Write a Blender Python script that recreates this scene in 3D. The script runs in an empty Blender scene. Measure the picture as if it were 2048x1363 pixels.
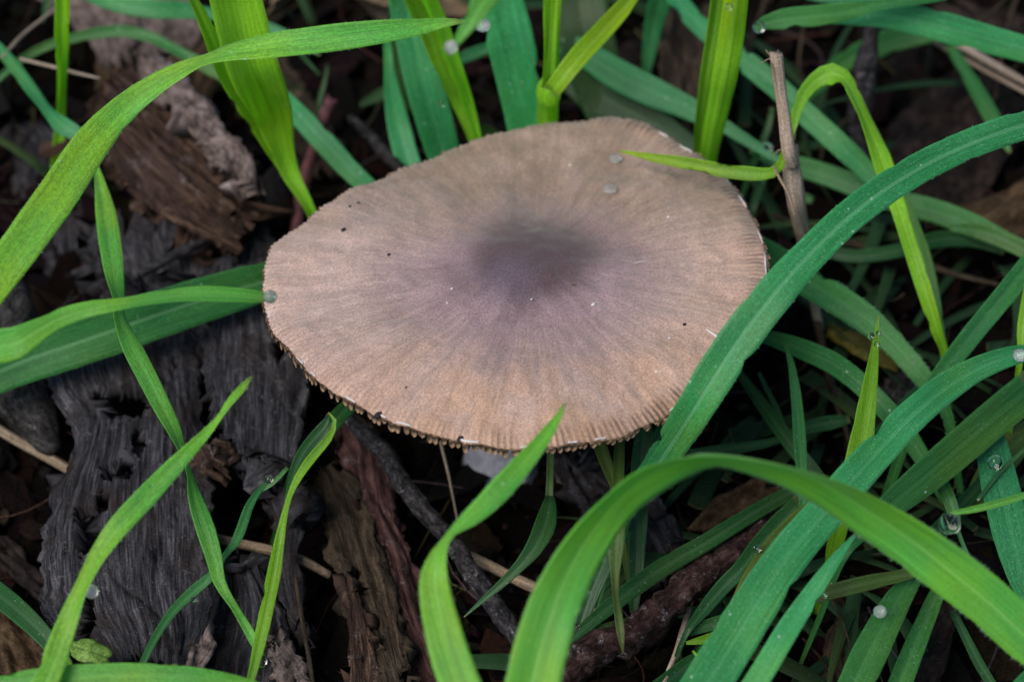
import bpy, math, random
import numpy as np
from mathutils import Vector, noise, Matrix

# ------------------------------------------------------------------ camera, sky, sun, exposure
U = 0.01                                   # every length below is written in centimetres
PITCH = math.radians(50.0); DIST = 46.0; HFOV = math.radians(20.6)
D = Vector((0, math.cos(PITCH), -math.sin(PITCH)))
R = Vector((1, 0, 0)); UPV = Vector((0, math.sin(PITCH), math.cos(PITCH)))
TGT = Vector((-0.06, -1.27, 4.6)); CAM = TGT - D * DIST
FPX = 1024.0 / math.tan(HFOV / 2)

scene = bpy.context.scene
cd = bpy.data.cameras.new('camera'); cam = bpy.data.objects.new('camera', cd)
scene.collection.objects.link(cam); scene.camera = cam
cam.location = CAM * U
cam.rotation_euler = (math.pi / 2 - PITCH, 0, 0)
cd.sensor_width = 36; cd.lens = 18.0 / math.tan(HFOV / 2)
cd.clip_start = 0.02; cd.clip_end = 500
cd.dof.use_dof = True; cd.dof.focus_distance = 45.6 * U; cd.dof.aperture_fstop = 15.0

SUN_EL = math.radians(56); SUN_AZ = math.radians(-128)      # azimuth from +Y (away from the camera) towards +X
world = bpy.data.worlds.new("World"); scene.world = world; world.use_nodes = True
wn = world.node_tree; bg = wn.nodes['Background']
sky = wn.nodes.new('ShaderNodeTexSky'); sky.sky_type = 'NISHITA'; sky.sun_disc = False
sky.sun_elevation = SUN_EL; sky.sun_rotation = SUN_AZ
wn.links.new(sky.outputs[0], bg.inputs[0]); bg.inputs[1].default_value = 0.065
sl = bpy.data.lights.new('sun', 'SUN'); sl.energy = 1.7; sl.angle = math.radians(38); sl.color = (1.0, 0.93, 0.82)
so = bpy.data.objects.new('sun', sl); scene.collection.objects.link(so)
sdir = Vector((math.sin(SUN_AZ) * math.cos(SUN_EL), math.cos(SUN_AZ) * math.cos(SUN_EL), math.sin(SUN_EL)))
so.rotation_euler = sdir.to_track_quat('Z', 'Y').to_euler()
vs = scene.view_settings; vs.view_transform = 'Standard'; vs.look = 'None'; vs.gamma = 1.0
vs.exposure = 0.78; vs.use_curve_mapping = False
scene.cycles.max_bounces = 8; scene.cycles.transmission_bounces = 6; scene.cycles.caustics_refractive = True

# ------------------------------------------------------------------ helpers
rng = random.Random(7)
def ray(px, py):
    return D + R * ((px - 1024) / FPX) - UPV * ((py - 681.5) / FPX)
def at(px, py, h):
    """the point h cm above the ground seen at a pixel of the 2048 px photograph"""
    r = ray(px, py); return CAM + r * ((h - CAM.z) / r.z)
def cmpx(p):
    """centimetres per pixel at a point"""
    return (p - CAM).dot(D) / FPX
def link(o, parent=None):
    scene.collection.objects.link(o)
    if parent: o.parent = parent
    return o
def setp(o, label=None, cat=None, group=None, kind=None):
    if label: o['label'] = label
    if cat: o['category'] = cat
    if group: o['group'] = group
    if kind: o['kind'] = kind
    return o
def build(name, verts, faces, m, parent=None, smooth=True, uv=None, uv2=None, origin=None, sharp=None):
    """one mesh object; verts in cm, world space; uv given per vertex"""
    v = np.array([tuple(p) for p in verts], dtype=float)
    if origin is None: origin = (0, 0, 0) if parent else tuple(v[np.argmin(v[:, 2])])
    o0 = np.array(tuple(origin))
    me = bpy.data.meshes.new(name)
    me.from_pydata(((v - o0) * U).tolist(), [], faces)
    if smooth: me.polygons.foreach_set('use_smooth', [True] * len(me.polygons))
    li = np.zeros(len(me.loops), dtype=np.int32); me.loops.foreach_get('vertex_index', li)
    for nm, dat in (('UVMap', uv), ('Rel', uv2)):
        if dat is not None:
            l = me.uv_layers.new(name=nm); l.data.foreach_set('uv', np.array(dat, dtype=np.float32)[li].ravel())
    me.materials.append(m); me.update()
    o = bpy.data.objects.new(name, me); link(o, parent)
    pl = Vector((0, 0, 0))
    if parent: pl = parent.location
    o.location = Vector(tuple(o0)) * U - (pl if parent else Vector((0, 0, 0)))
    return o
def catmull(P, n):
    """P: array (k, d) -> n samples, roughly even in the knots' chord length"""
    P = np.array(P, dtype=float); k = len(P)
    ch = np.concatenate([[0], np.cumsum(np.linalg.norm(np.diff(P[:, :3], axis=0), axis=1) + 1e-9)])
    Q = np.vstack([2 * P[0] - P[1], P, 2 * P[-1] - P[-2]])
    out = []
    for s in np.linspace(0, ch[-1], n):
        i = min(max(int(np.searchsorted(ch, s, side='right')) - 1, 0), k - 2)
        t = (s - ch[i]) / (ch[i + 1] - ch[i])
        p0, p1, p2, p3 = Q[i], Q[i + 1], Q[i + 2], Q[i + 3]
        # finite-difference tangents scaled to this interval keep uneven knots smooth
        def tan(a, b, c, la, lb): return (c - a) / (la + lb + 1e-9)
        l0 = (ch[i] - ch[i - 1]) if i > 0 else (ch[i + 1] - ch[i]); l1 = ch[i + 1] - ch[i]
        l2 = (ch[i + 2] - ch[i + 1]) if i + 2 < k else l1
        m1 = tan(p0, p1, p2, l0, l1) * l1; m2 = tan(p1, p2, p3, l1, l2) * l1
        h = [2*t**3 - 3*t**2 + 1, t**3 - 2*t**2 + t, -2*t**3 + 3*t**2, t**3 - t**2]
        out.append(h[0]*p1 + h[1]*m1 + h[2]*p2 + h[3]*m2)
    return np.array(out)
def parse(s):
    return [tuple(float(x) for x in q.split()) for q in s.split(';') if q.strip()]
def spread(hs, n):
    return np.interp(np.linspace(0, 1, n), np.linspace(0, 1, len(hs)), hs)

# ------------------------------------------------------------------ material helpers
def newmat(name):
    m = bpy.data.materials.new(name); m.use_nodes = True
    nt = m.node_tree; b = nt.nodes['Principled BSDF']
    return m, nt, b
class N:
    """short hand for building node trees"""
    def __init__(s, nt): s.nt = nt
    def n(s, t, **kw):
        x = s.nt.nodes.new(t)
        for k, v in kw.items(): setattr(x, k, v)
        return x
    def lk(s, a, b): s.nt.links.new(a, b)
    def put(s, sock, v):
        if isinstance(v, bpy.types.NodeSocket): s.lk(v, sock)
        elif v is not None:
            if sock.type == 'RGBA' and len(v) == 3: v = (*v, 1)
            sock.default_value = v
    def math(s, op, a, b=None, c=None, clamp=False):
        x = s.n('ShaderNodeMath', operation=op, use_clamp=clamp)
        for i, v in enumerate((a, b, c)):
            if v is not None: s.put(x.inputs[i], v)
        return x.outputs[0]
    def vmath(s, op, a, b=None):
        x = s.n('ShaderNodeVectorMath', operation=op); s.put(x.inputs[0], a)
        if b is not None:
            if op == 'SCALE': s.put(x.inputs['Scale'], b)
            else: s.put(x.inputs[1], b)
        return x.outputs['Value'] if op in ('LENGTH', 'DOT_PRODUCT') else x.outputs[0]
    def noise(s, vec, scale, detail=4, rough=0.55, dist=0.0):
        x = s.n('ShaderNodeTexNoise'); s.put(x.inputs['Vector'], vec); x.inputs['Scale'].default_value = scale
        x.inputs['Detail'].default_value = detail; x.inputs['Roughness'].default_value = rough
        x.inputs['Distortion'].default_value = dist
        return x.outputs['Fac']
    def mix(s, f, a, b, mode='MIX'):
        x = s.n('ShaderNodeMix', data_type='RGBA', blend_type=mode); s.put(x.inputs[0], f)
        s.put(x.inputs[6], a); s.put(x.inputs[7], b); return x.outputs[2]
    def step(s, v, a, b, lo=0.0, hi=1.0):
        x = s.n('ShaderNodeMapRange', interpolation_type='SMOOTHSTEP'); s.put(x.inputs[0], v)
        x.inputs[1].default_value = a; x.inputs[2].default_value = b
        x.inputs[3].default_value = lo; x.inputs[4].default_value = hi
        return x.outputs[0]
    def ramp(s, v, stops):
        x = s.n('ShaderNodeValToRGB'); e = x.color_ramp.elements
        while len(e) < len(stops): e.new(0.5)
        for q, (p, c) in zip(e, stops): q.position = p; q.color = (*c, 1)
        s.put(x.inputs[0], v); return x.outputs[0]
    def comb(s, x_, y_, z_):
        x = s.n('ShaderNodeCombineXYZ')
        for i, v in enumerate((x_, y_, z_)): s.put(x.inputs[i], v)
        return x.outputs[0]
    def sep(s, v):
        x = s.n('ShaderNodeSeparateXYZ'); s.put(x.inputs[0], v); return x.outputs
    def bump(s, h, dist, strength=1.0):
        x = s.n('ShaderNodeBump'); s.put(x.inputs['Height'], h)
        x.inputs['Distance'].default_value = dist * U; x.inputs['Strength'].default_value = strength
        return x.outputs[0]
    def uv(s, name): return s.n('ShaderNodeUVMap', uv_map=name).outputs[0]
    def grey(s, v): 
        return s.comb(v, v, v)

def grass_mat(name, base, alt, trans, tr=0.35, rough=0.42, sheen=0.15, spots=0.5, dry=0.0):
    m, nt, b = newmat(name); g = N(nt)
    uv = g.uv('UVMap'); x, y, _ = g.sep(uv); rel = g.sep(g.uv('Rel'))
    oi = g.n('ShaderNodeObjectInfo').outputs['Random']
    off = g.math('MULTIPLY', oi, 37.0)
    v_long = g.comb(g.math('MULTIPLY', x, 24.0), g.math('MULTIPLY_ADD', y, 0.5, off), off)
    v_blot = g.comb(g.math('MULTIPLY', x, 1.6), g.math('MULTIPLY_ADD', y, 0.5, off), off)
    veins = g.noise(v_long, 1.0, 3, 0.6)
    blot = g.noise(v_blot, 1.0, 3, 0.5)
    fine = g.noise(g.comb(g.math('MULTIPLY', x, 60.0), g.math('MULTIPLY', y, 26.0), off), 1.0, 2, 0.6)
    c = g.mix(g.step(blot, 0.33, 0.68), base, alt)
    light_hue = g.noise(g.comb(g.math('MULTIPLY', x, 0.5), g.math('MULTIPLY_ADD', y, 0.22, off), g.math('ADD', off, 5.0)), 1.0, 3, 0.6)  # drifts toward backlit yellow and sky-reflecting blue, both painted into the colour
    c = g.mix(g.step(light_hue, 0.50, 0.72, 0.0, 0.55), c, (alt[0] * 1.9 + 0.02, alt[1] * 1.05, alt[2] * 0.45))
    c = g.mix(g.step(light_hue, 0.50, 0.28, 0.0, 0.45), c, (base[0] * 0.7, base[1] * 0.8, base[2] * 1.5 + 0.01))
    les = g.noise(g.comb(g.math('MULTIPLY', x, 6.0), g.math('MULTIPLY_ADD', y, 1.6, off), g.math('ADD', off, 9.0)), 1.0, 5, 0.65)
    c = g.mix(g.step(les, 0.68, 0.76, 0.0, 0.7), c, (0.26, 0.24, 0.09))
    dirt = g.noise(g.comb(x, y, off), 7.0, 5, 0.7)
    c = g.mix(g.step(dirt, 0.66, 0.76, 0.0, 0.5), c, (0.07, 0.075, 0.03))
    c = g.mix(1.0, c, g.grey(g.step(veins, 0.3, 0.7, 0.84, 1.13)), 'MULTIPLY')
    c = g.mix(1.0, c, g.grey(g.step(fine, 0.32, 0.68, 0.70, 1.32)), 'MULTIPLY')
    c = g.mix(1.0, c, g.grey(g.math('MULTIPLY_ADD', oi, 0.3, 0.85)), 'MULTIPLY')
    lines = g.math('ABSOLUTE', g.math('SINE', g.math('MULTIPLY_ADD', veins, 5.0, g.math('MULTIPLY', x, 80.0))))
    c = g.mix(1.0, c, g.grey(g.step(lines, 0.0, 0.6, 0.80, 1.06)), 'MULTIPLY')
    tone = g.n('ShaderNodeAttribute', attribute_type='OBJECT', attribute_name='tone').outputs['Fac']
    c = g.mix(1.0, c, g.grey(tone), 'MULTIPLY')
    rib = g.n('ShaderNodeAttribute', attribute_type='OBJECT', attribute_name='rib').outputs['Fac']
    absx = g.math('ABSOLUTE', x)
    rm = g.math('MULTIPLY', g.step(absx, 0.018, 0.04, 1.0, 0.0), rib)
    c = g.mix(g.math('MULTIPLY', rm, 0.45), c, tuple(min(1, q * 1.4 + 0.13) for q in alt))
    tipm = g.math('MAXIMUM', g.step(rel[1], 0.972, 0.995), g.step(rel[1], 0.012, 0.0))
    c = g.mix(g.math('MULTIPLY', tipm, 0.5), c, (0.30, 0.24, 0.09))
    # a paler margin and dry flecks of pollen and dew
    edge = g.step(g.math('ABSOLUTE', rel[0]), 0.88, 1.0, 0.0, 0.35)
    c = g.mix(edge, c, tuple(min(1, q * 1.5 + 0.02) for q in alt))
    vo = g.n('ShaderNodeTexVoronoi'); vo.inputs['Scale'].default_value = 4.2
    g.put(vo.inputs['Vector'], g.comb(x, g.math('MULTIPLY', y, 0.75), off))
    cl = g.sep(vo.outputs['Color'])[0]
    sp = g.math('MULTIPLY', g.step(vo.outputs['Distance'], 0.05, 0.10, 1.0, 0.0), g.math('GREATER_THAN', cl, 1 - 0.55 * spots))
    vo2 = g.n('ShaderNodeTexVoronoi'); vo2.inputs['Scale'].default_value = 22
    g.put(vo2.inputs['Vector'], g.comb(x, g.math('MULTIPLY', y, 0.6), off))
    sp2 = g.math('MULTIPLY', g.step(vo2.outputs['Distance'], 0.12, 0.22, 1.0, 0.0), g.math('GREATER_THAN', g.sep(vo2.outputs['Color'])[0], 1 - 0.75 * spots ** 1.5))
    spm = g.math('MAXIMUM', g.math('MULTIPLY', sp, 0.75), g.math('MULTIPLY', sp2, 0.42))
    c = g.mix(spm, c, (0.5, 0.72, 0.62))
    if dry:
        dn = g.noise(g.comb(g.math('MULTIPLY', x, 3.0), g.math('MULTIPLY_ADD', y, 1.2, off), off), 1.0, 4)
        c = g.mix(g.step(dn, 0.62 - 0.25 * dry, 0.8, 0.0, 0.8), c, (0.20, 0.15, 0.05))
    g.put(b.inputs['Base Color'], c)
    b.inputs['Roughness'].default_value = rough; b.inputs['Specular IOR Level'].default_value = 0.35
    b.inputs['Sheen Weight'].default_value = sheen; b.inputs['Sheen Tint'].default_value = (0.75, 1.0, 0.9, 1)
    b.inputs['Sheen Roughness'].default_value = 0.35
    hgt = g.math('ADD', g.math('MULTIPLY_ADD', lines, 0.22, g.math('MULTIPLY', veins, 0.35)), g.math('MULTIPLY', fine, 0.5))
    hgt = g.math('SUBTRACT', hgt, g.math('MULTIPLY', rm, 0.6))
    bp = g.bump(hgt, 0.012, 0.8); g.lk(bp, b.inputs['Normal'])
    tb = g.n('ShaderNodeBsdfTranslucent'); g.put(tb.inputs[0], g.mix(1.0, g.mix(1.0, trans, g.grey(tone), 'MULTIPLY'), g.grey(g.step(veins, 0.3, 0.7, 0.85, 1.12)), 'MULTIPLY')); g.lk(bp, tb.inputs['Normal'])
    ms = g.n('ShaderNodeMixShader'); ms.inputs[0].default_value = tr
    g.lk(b.outputs[0], ms.inputs[1]); g.lk(tb.outputs[0], ms.inputs[2])
    g.lk(ms.outputs[0], nt.nodes['Material Output'].inputs[0])
    return m
G = {
 'lime':  grass_mat('lime_grass',  (0.15, 0.34, 0.012), (0.21, 0.42, 0.025), (0.55, 0.95, 0.03), 0.42, spots=0.25, sheen=0.08),
 'bright':grass_mat('bright_grass',(0.10, 0.37, 0.065), (0.165, 0.41, 0.04), (0.38, 0.88, 0.07), 0.38, spots=0.4, sheen=0.15),
 'mid':   grass_mat('mid_green_grass', (0.028, 0.165, 0.038), (0.048, 0.215, 0.05), (0.14, 0.55, 0.08), 0.28, sheen=0.12),
 'teal':  grass_mat('blue_green_grass', (0.026, 0.205, 0.062), (0.045, 0.275, 0.095), (0.08, 0.55, 0.12), 0.26, 0.42, 0.14, 1.0),
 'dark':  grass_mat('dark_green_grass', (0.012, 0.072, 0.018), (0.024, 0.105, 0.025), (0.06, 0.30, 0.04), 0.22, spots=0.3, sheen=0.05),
 'shade': grass_mat('shaded_grass', (0.010, 0.045, 0.014), (0.018, 0.065, 0.018), (0.02, 0.12, 0.02), 0.2, 0.7, 0.0, spots=0.05),  # darker copy of the greens, low shade put into its colour
 'olive': grass_mat('olive_grass', (0.06, 0.12, 0.022), (0.09, 0.17, 0.03), (0.2, 0.35, 0.04), 0.3, spots=0.2, dry=0.5, sheen=0.05),
}

def fibre_mat(name, dark, mid, pale, lichen=(0.28, 0.29, 0.26), lich=0.5, rough=0.85, sx=9.0, sy=0.9, warm=None, bd=0.09):
    """wood, bark and dead leaves: colour runs along the fibre (UV y, cm)"""
    m, nt, b = newmat(name); g = N(nt)
    uv = g.uv('UVMap'); x, y, _ = g.sep(uv)
    oi = g.n('ShaderNodeObjectInfo').outputs['Random']; off = g.math('MULTIPLY', oi, 51.0)
    fv = g.comb(g.math('MULTIPLY', x, sx), g.math('MULTIPLY', y, sy), off)
    f1 = g.noise(fv, 1.0, 6, 0.65, 0.3)
    f2 = g.noise(g.comb(g.math('MULTIPLY', x, sx * 3.5), g.math('MULTIPLY', y, sy * 2.2), off), 1.0, 4, 0.6)
    bl = g.noise(g.comb(x, y, off), 0.9, 5, 0.6)
    gr = g.noise(g.comb(x, y, off), 26.0, 4, 0.7)
    f = g.math('ADD', g.math('MULTIPLY', f1, 0.55), g.math('MULTIPLY', f2, 0.45))
    c = g.ramp(f, [(0.38, dark), (0.50, mid), (0.64, pale)])
    if warm: c = g.mix(g.step(bl, 0.45, 0.7, 0.0, 0.8), c, warm)
    c = g.mix(1.0, c, g.grey(g.step(gr, 0.25, 0.75, 0.55, 1.45)), 'MULTIPLY')
    l2 = g.noise(g.comb(x, y, off), 3.4, 6, 0.75)
    lm = g.math('MULTIPLY', g.step(l2, 0.56, 0.68, 0.0, lich), g.step(gr, 0.42, 0.6))
    c = g.mix(lm, c, lichen)
    g.put(b.inputs['Base Color'], c); b.inputs['Roughness'].default_value = rough
    b.inputs['Specular IOR Level'].default_value = 0.12
    hh = g.math('ADD', g.math('MULTIPLY', f, 1.0), g.math('MULTIPLY', gr, 0.35))
    g.lk(g.bump(hh, bd, 1.0), b.inputs['Normal'])
    return m
M = {
 'bark':   fibre_mat('grey_weathered_wood', (0.004, 0.004, 0.005), (0.034, 0.033, 0.039), (0.12, 0.113, 0.128), (0.20, 0.19, 0.20), 0.7, warm=(0.034, 0.024, 0.021), bd=0.055),
 'rot':    fibre_mat('brown_rotten_wood', (0.007, 0.004, 0.004), (0.055, 0.032, 0.024), (0.20, 0.125, 0.085), (0.26, 0.22, 0.23), 0.8, warm=(0.06, 0.036, 0.032)),
 'rind':   fibre_mat('pale_rotten_rind', (0.03, 0.022, 0.02), (0.16, 0.12, 0.108), (0.32, 0.25, 0.24), (0.34, 0.33, 0.34), 0.7, sx=4, sy=2.5),
 'speck':  fibre_mat('speckled_bark', (0.008, 0.007, 0.008), (0.035, 0.032, 0.032), (0.10, 0.095, 0.095), (0.3, 0.29, 0.29), 1.0, sx=5, sy=3.5),
 'strip':  fibre_mat('brown_bark_strip', (0.013, 0.009, 0.007), (0.055, 0.040, 0.028), (0.12, 0.09, 0.06), (0.2, 0.17, 0.16), 0.35, sx=7, sy=1.0),
 'red':    fibre_mat('reddish_bark', (0.012, 0.006, 0.006), (0.070, 0.034, 0.032), (0.16, 0.09, 0.085), (0.28, 0.25, 0.27), 0.8, sx=7, sy=1.2),
 'redroot': fibre_mat('red_brown_lichened_root', (0.008, 0.004, 0.004), (0.042, 0.021, 0.020), (0.11, 0.07, 0.066), (0.36, 0.34, 0.37), 1.0, sx=4, sy=3.0),
 'twig':   fibre_mat('grey_twig_bark', (0.006, 0.005, 0.006), (0.030, 0.028, 0.031), (0.085, 0.078, 0.085), (0.26, 0.24, 0.26), 1.0, sx=5, sy=4),
 'straw':  fibre_mat('dry_straw', (0.12, 0.085, 0.055), (0.27, 0.20, 0.14), (0.42, 0.33, 0.25), (0.5, 0.42, 0.36), 0.3, sx=14, sy=0.5, rough=0.6, bd=0.02),
 'stalk':  fibre_mat('dry_grey_stalk', (0.17, 0.12, 0.08), (0.36, 0.28, 0.215), (0.55, 0.46, 0.39), (0.55, 0.53, 0.56), 0.5, sx=18, sy=0.5, rough=0.7, bd=0.02),
 'deadleaf': fibre_mat('brown_dead_leaf', (0.020, 0.012, 0.007), (0.060, 0.037, 0.020), (0.12, 0.078, 0.045), (0.2, 0.15, 0.1), 0.25, sx=3, sy=2.0, rough=0.6, bd=0.02),
 'tanleaf': fibre_mat('tan_dead_leaf', (0.07, 0.045, 0.025), (0.17, 0.12, 0.075), (0.28, 0.21, 0.14), (0.32, 0.26, 0.2), 0.3, sx=2.5, sy=1.6, rough=0.6, bd=0.02),
 'darkleaf': fibre_mat('dark_dead_leaf', (0.006, 0.004, 0.003), (0.017, 0.011, 0.009), (0.040, 0.026, 0.021), (0.12, 0.1, 0.09), 0.3, sx=2.5, sy=2, rough=0.5, bd=0.02),
 'yellowleaf': fibre_mat('olive_yellow_leaf', (0.05, 0.045, 0.008), (0.11, 0.095, 0.018), (0.17, 0.13, 0.03), (0.2, 0.12, 0.04), 0.3, sx=2.5, sy=2, rough=0.5, bd=0.02),
 'weedleaf': fibre_mat('small_weed_leaf', (0.06, 0.12, 0.02), (0.12, 0.22, 0.04), (0.2, 0.32, 0.08), (0.3, 0.4, 0.15), 0.3, sx=3, sy=3, rough=0.45, bd=0.02),
}

def soil_mat():
    m, nt, b = newmat('shade_dark_leaf_mould'); g = N(nt)
    p = g.vmath('SCALE', g.n('ShaderNodeTexCoord').outputs['Object'], 100.0)
    n1 = g.noise(p, 1.2, 6, 0.7); n2 = g.noise(p, 9.0, 5, 0.7)
    c = g.ramp(g.math('ADD', g.math('MULTIPLY', n1, 0.5), g.math('MULTIPLY', n2, 0.5)), [(0.32, (0.002, 0.0015, 0.0015)), (0.5, (0.005, 0.004, 0.003)), (0.7, (0.016, 0.011, 0.009))])  # near-black ramp carries the shade under the grass canopy
    g.put(b.inputs['Base Color'], c); b.inputs['Roughness'].default_value = 0.9; b.inputs['Specular IOR Level'].default_value = 0.05
    g.lk(g.bump(n2, 0.12, 1.0), b.inputs['Normal'])
    return m
def litter_mat():
    m, nt, b = newmat('mixed_litter'); g = N(nt)
    a = g.n('ShaderNodeAttribute', attribute_name='tint')
    p = g.vmath('SCALE', g.n('ShaderNodeTexCoord').outputs['Object'], 100.0)
    n = g.noise(p, 12.0, 5, 0.7)
    c = g.mix(1.0, a.outputs['Color'], g.grey(g.step(n, 0.25, 0.75, 0.35, 1.6)), 'MULTIPLY')
    g.put(b.inputs['Base Color'], c); b.inputs['Roughness'].default_value = 0.8; b.inputs['Specular IOR Level'].default_value = 0.08
    g.lk(g.bump(n, 0.05, 0.8), b.inputs['Normal'])
    return m
M['soil'] = soil_mat(); M['litter'] = litter_mat()

def cap_mat():
    m, nt, b = newmat('mushroom_cap_skin'); g = N(nt)
    th, rho, _ = g.sep(g.uv('UVMap'))
    p = g.vmath('SCALE', g.n('ShaderNodeTexCoord').outputs['Object'], 100.0)
    px_, py_, pz_ = g.sep(p)
    flat = g.comb(px_, py_, 0.0)
    dirv = g.vmath('NORMALIZE', flat)
    dx, dy, _ = g.sep(dirv)
    du = g.math('MULTIPLY', g.vmath('LENGTH', flat), 0.25)
    def radial(k, rk): return g.comb(g.math('MULTIPLY', dx, k), g.math('MULTIPLY', dy, k), g.math('MULTIPLY', du, rk))
    s1 = g.noise(radial(5.0, 1.6), 1.0, 5, 0.6, 0.2)
    s2 = g.noise(radial(22.0, 3.0), 1.0, 5, 0.65, 0.3)
    s3 = g.noise(radial(60.0, 14.0), 1.0, 3, 0.6)
    sf = g.step(du, 0.12, 0.55)
    bl = g.noise(flat, 0.55, 3, 0.5); bl2 = g.noise(flat, 1.1, 4, 0.55)
    felt = g.noise(p, 30.0, 4, 0.85)
    rr = g.math('ADD', rho, g.math('MULTIPLY', g.math('SUBTRACT', bl, 0.5), 0.30))
    rr = g.math('ADD', rr, g.math('MULTIPLY', g.math('SUBTRACT', g.noise(flat, 3.0, 4, 0.65), 0.5), 0.10))
    rr = g.math('ADD', rr, g.math('MULTIPLY', g.math('MULTIPLY', sf, g.math('SUBTRACT', s1, 0.5)), 0.26))
    c = g.ramp(rr, [(0.08, (0.066, 0.041, 0.045)), (0.22, (0.110, 0.073, 0.080)), (0.32, (0.230, 0.163, 0.166)), (0.48, (0.340, 0.248, 0.222)), (0.72, (0.48, 0.355, 0.295)), (0.97, (0.53, 0.372, 0.280))])
    # tan and orange-brown patches near the front margin, olive ones at the back
    fr = g.math('MULTIPLY', g.step(py_, -3.4, -0.8, 1.0, 0.0), g.step(g.math('ADD', g.math('MULTIPLY', s1, 0.6), g.math('MULTIPLY', bl2, 0.4)), 0.38, 0.62))
    c = g.mix(g.math('MULTIPLY', fr, 0.75), c, (0.45, 0.275, 0.165))
    bk = g.math('MULTIPLY', g.step(py_, 0.2, 2.4, 0.0, 1.0), g.step(bl2, 0.35, 0.6, 0.45, 0.95))
    c = g.mix(g.math('MULTIPLY', bk, 0.85), c, (0.27, 0.20, 0.135))
    dist_u = g.vmath('LENGTH', flat)
    ring = g.math('MULTIPLY', g.math('MULTIPLY', g.step(dist_u, 0.6, 1.2), g.step(dist_u, 3.0, 1.3, 0.0, 1.0)), g.step(py_, 1.0, -0.2, 0.0, 1.0))
    c = g.mix(g.math('MULTIPLY', ring, g.step(bl2, 0.3, 0.65, 0.25, 0.7)), c, (0.355, 0.265, 0.29))
    umbo_shade = g.math('MULTIPLY', g.math('MULTIPLY', g.step(dist_u, 0.55, 0.85), g.step(dist_u, 1.7, 0.9, 0.0, 1.0)), g.step(g.math('ADD', py_, g.math('MULTIPLY', px_, 0.35)), 0.1, 0.7))  # shadow on the back of the umbo, painted into the skin colour
    c = g.mix(g.math('MULTIPLY', umbo_shade, 0.55), c, (0.11, 0.082, 0.062))
    left_lit = g.math('MULTIPLY', g.step(px_, -3.8, -0.9, 1.0, 0.0), g.step(bl2, 0.35, 0.65, 0.3, 0.8))  # brighter lit left side of the cap, painted into the colour
    c = g.mix(g.math('MULTIPLY', left_lit, 0.6), c, (0.56, 0.44, 0.43))
    umbo_lit = g.math('MULTIPLY', g.step(g.vmath('LENGTH', g.vmath('ADD', flat, (0.40, 0.55, 0))), 0.0, 0.8, 1.0, 0.0), 0.4)  # bluish light on the front of the umbo, painted in
    core = g.step(g.math('ADD', dist_u, g.math('MULTIPLY', g.math('SUBTRACT', s1, 0.5), 1.3)), 1.35, 0.45, 0.0, 0.7)
    c = g.mix(core, c, (0.098, 0.062, 0.070))
    c = g.mix(umbo_lit, c, (0.15, 0.13, 0.19))
    c = g.mix(1.0, c, g.mix(sf, (1, 1, 1), g.grey(g.step(s2, 0.28, 0.72, 0.83, 1.13))), 'MULTIPLY')
    c = g.mix(1.0, c, g.mix(sf, (1, 1, 1), g.grey(g.step(s3, 0.28, 0.72, 0.93, 1.05))), 'MULTIPLY')
    c = g.mix(1.0, c, g.grey(g.step(felt, 0.32, 0.68, 0.62, 1.36)), 'MULTIPLY')
    c = g.mix(1.0, c, (1.10, 1.03, 1.02), 'MULTIPLY')
    # sparse brown stains
    st = g.math('ADD', g.noise(g.comb(px_, g.math('MULTIPLY', py_, 0.7), 3.0), 1.9, 6, 0.7), g.step(py_, 0.3, 2.6, -0.06, 0.05))
    c = g.mix(g.step(st, 0.54, 0.74, 0.0, 0.5), c, (0.20, 0.135, 0.08))
    # striate margin
    lines = g.math('SINE', g.math('MULTIPLY', th, 2 * math.pi * 240))
    jit = g.step(g.noise(radial(14.0, 2.0), 1.0, 2), 0.35, 0.6)
    mask = g.math('MULTIPLY', g.step(g.math('ADD', rho, g.math('MULTIPLY', g.math('SUBTRACT', s1, 0.5), 0.12)), 0.90, 0.96), g.math('MULTIPLY_ADD', jit, 0.7, 0.3))
    side = g.math('ADD', g.math('MULTIPLY', g.step(px_, -2.0, 2.5, 0.25, 1.0), 0.8), g.step(py_, -3.5, -2.2, 0.2, 0.0))
    mask = g.math('MULTIPLY', mask, side)
    c = g.mix(g.math('MULTIPLY', mask, g.step(lines, -0.5, 0.8, 0.15, 0.9)), c, (0.095, 0.055, 0.036))
    rim = g.step(rho, 0.984, 0.992, 0.0, 0.7)
    c = g.mix(g.math('MULTIPLY', rim, g.step(g.noise(radial(12.0, 0.0), 1.0, 5), 0.60, 0.66)), c, (0.62, 0.57, 0.56))
    g.put(b.inputs['Base Color'], c); b.inputs['Roughness'].default_value = 0.6
    b.inputs['Specular IOR Level'].default_value = 0.3
    b.inputs['Sheen Weight'].default_value = 0.25; b.inputs['Sheen Roughness'].default_value = 0.5
    hh = g.math('ADD', g.math('MULTIPLY', g.math('ADD', g.math('MULTIPLY', s2, 0.25), g.math('MULTIPLY', s3, 0.15)), sf), g.math('MULTIPLY', felt, 0.4))
    hh = g.math('SUBTRACT', hh, g.math('MULTIPLY', mask, g.math('MULTIPLY', lines, 0.3)))
    g.lk(g.bump(hh, 0.03, 0.8), b.inputs['Normal'])
    return m
def simple_mat(name, col, rough=0.7, var=0.4, scale=6.0, bump=0.03, trans=0.0):
    m, nt, b = newmat(name); g = N(nt)
    p = g.vmath('SCALE', g.n('ShaderNodeTexCoord').outputs['Object'], 100.0)
    n = g.noise(p, scale, 5, 0.65)
    g.put(b.inputs['Base Color'], g.mix(1.0, col, g.grey(g.step(n, 0.25, 0.75, 1 - var, 1 + var)), 'MULTIPLY'))
    b.inputs['Roughness'].default_value = rough
    g.lk(g.bump(n, bump, 0.7), b.inputs['Normal'])
    return m
M['cap'] = cap_mat()
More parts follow.
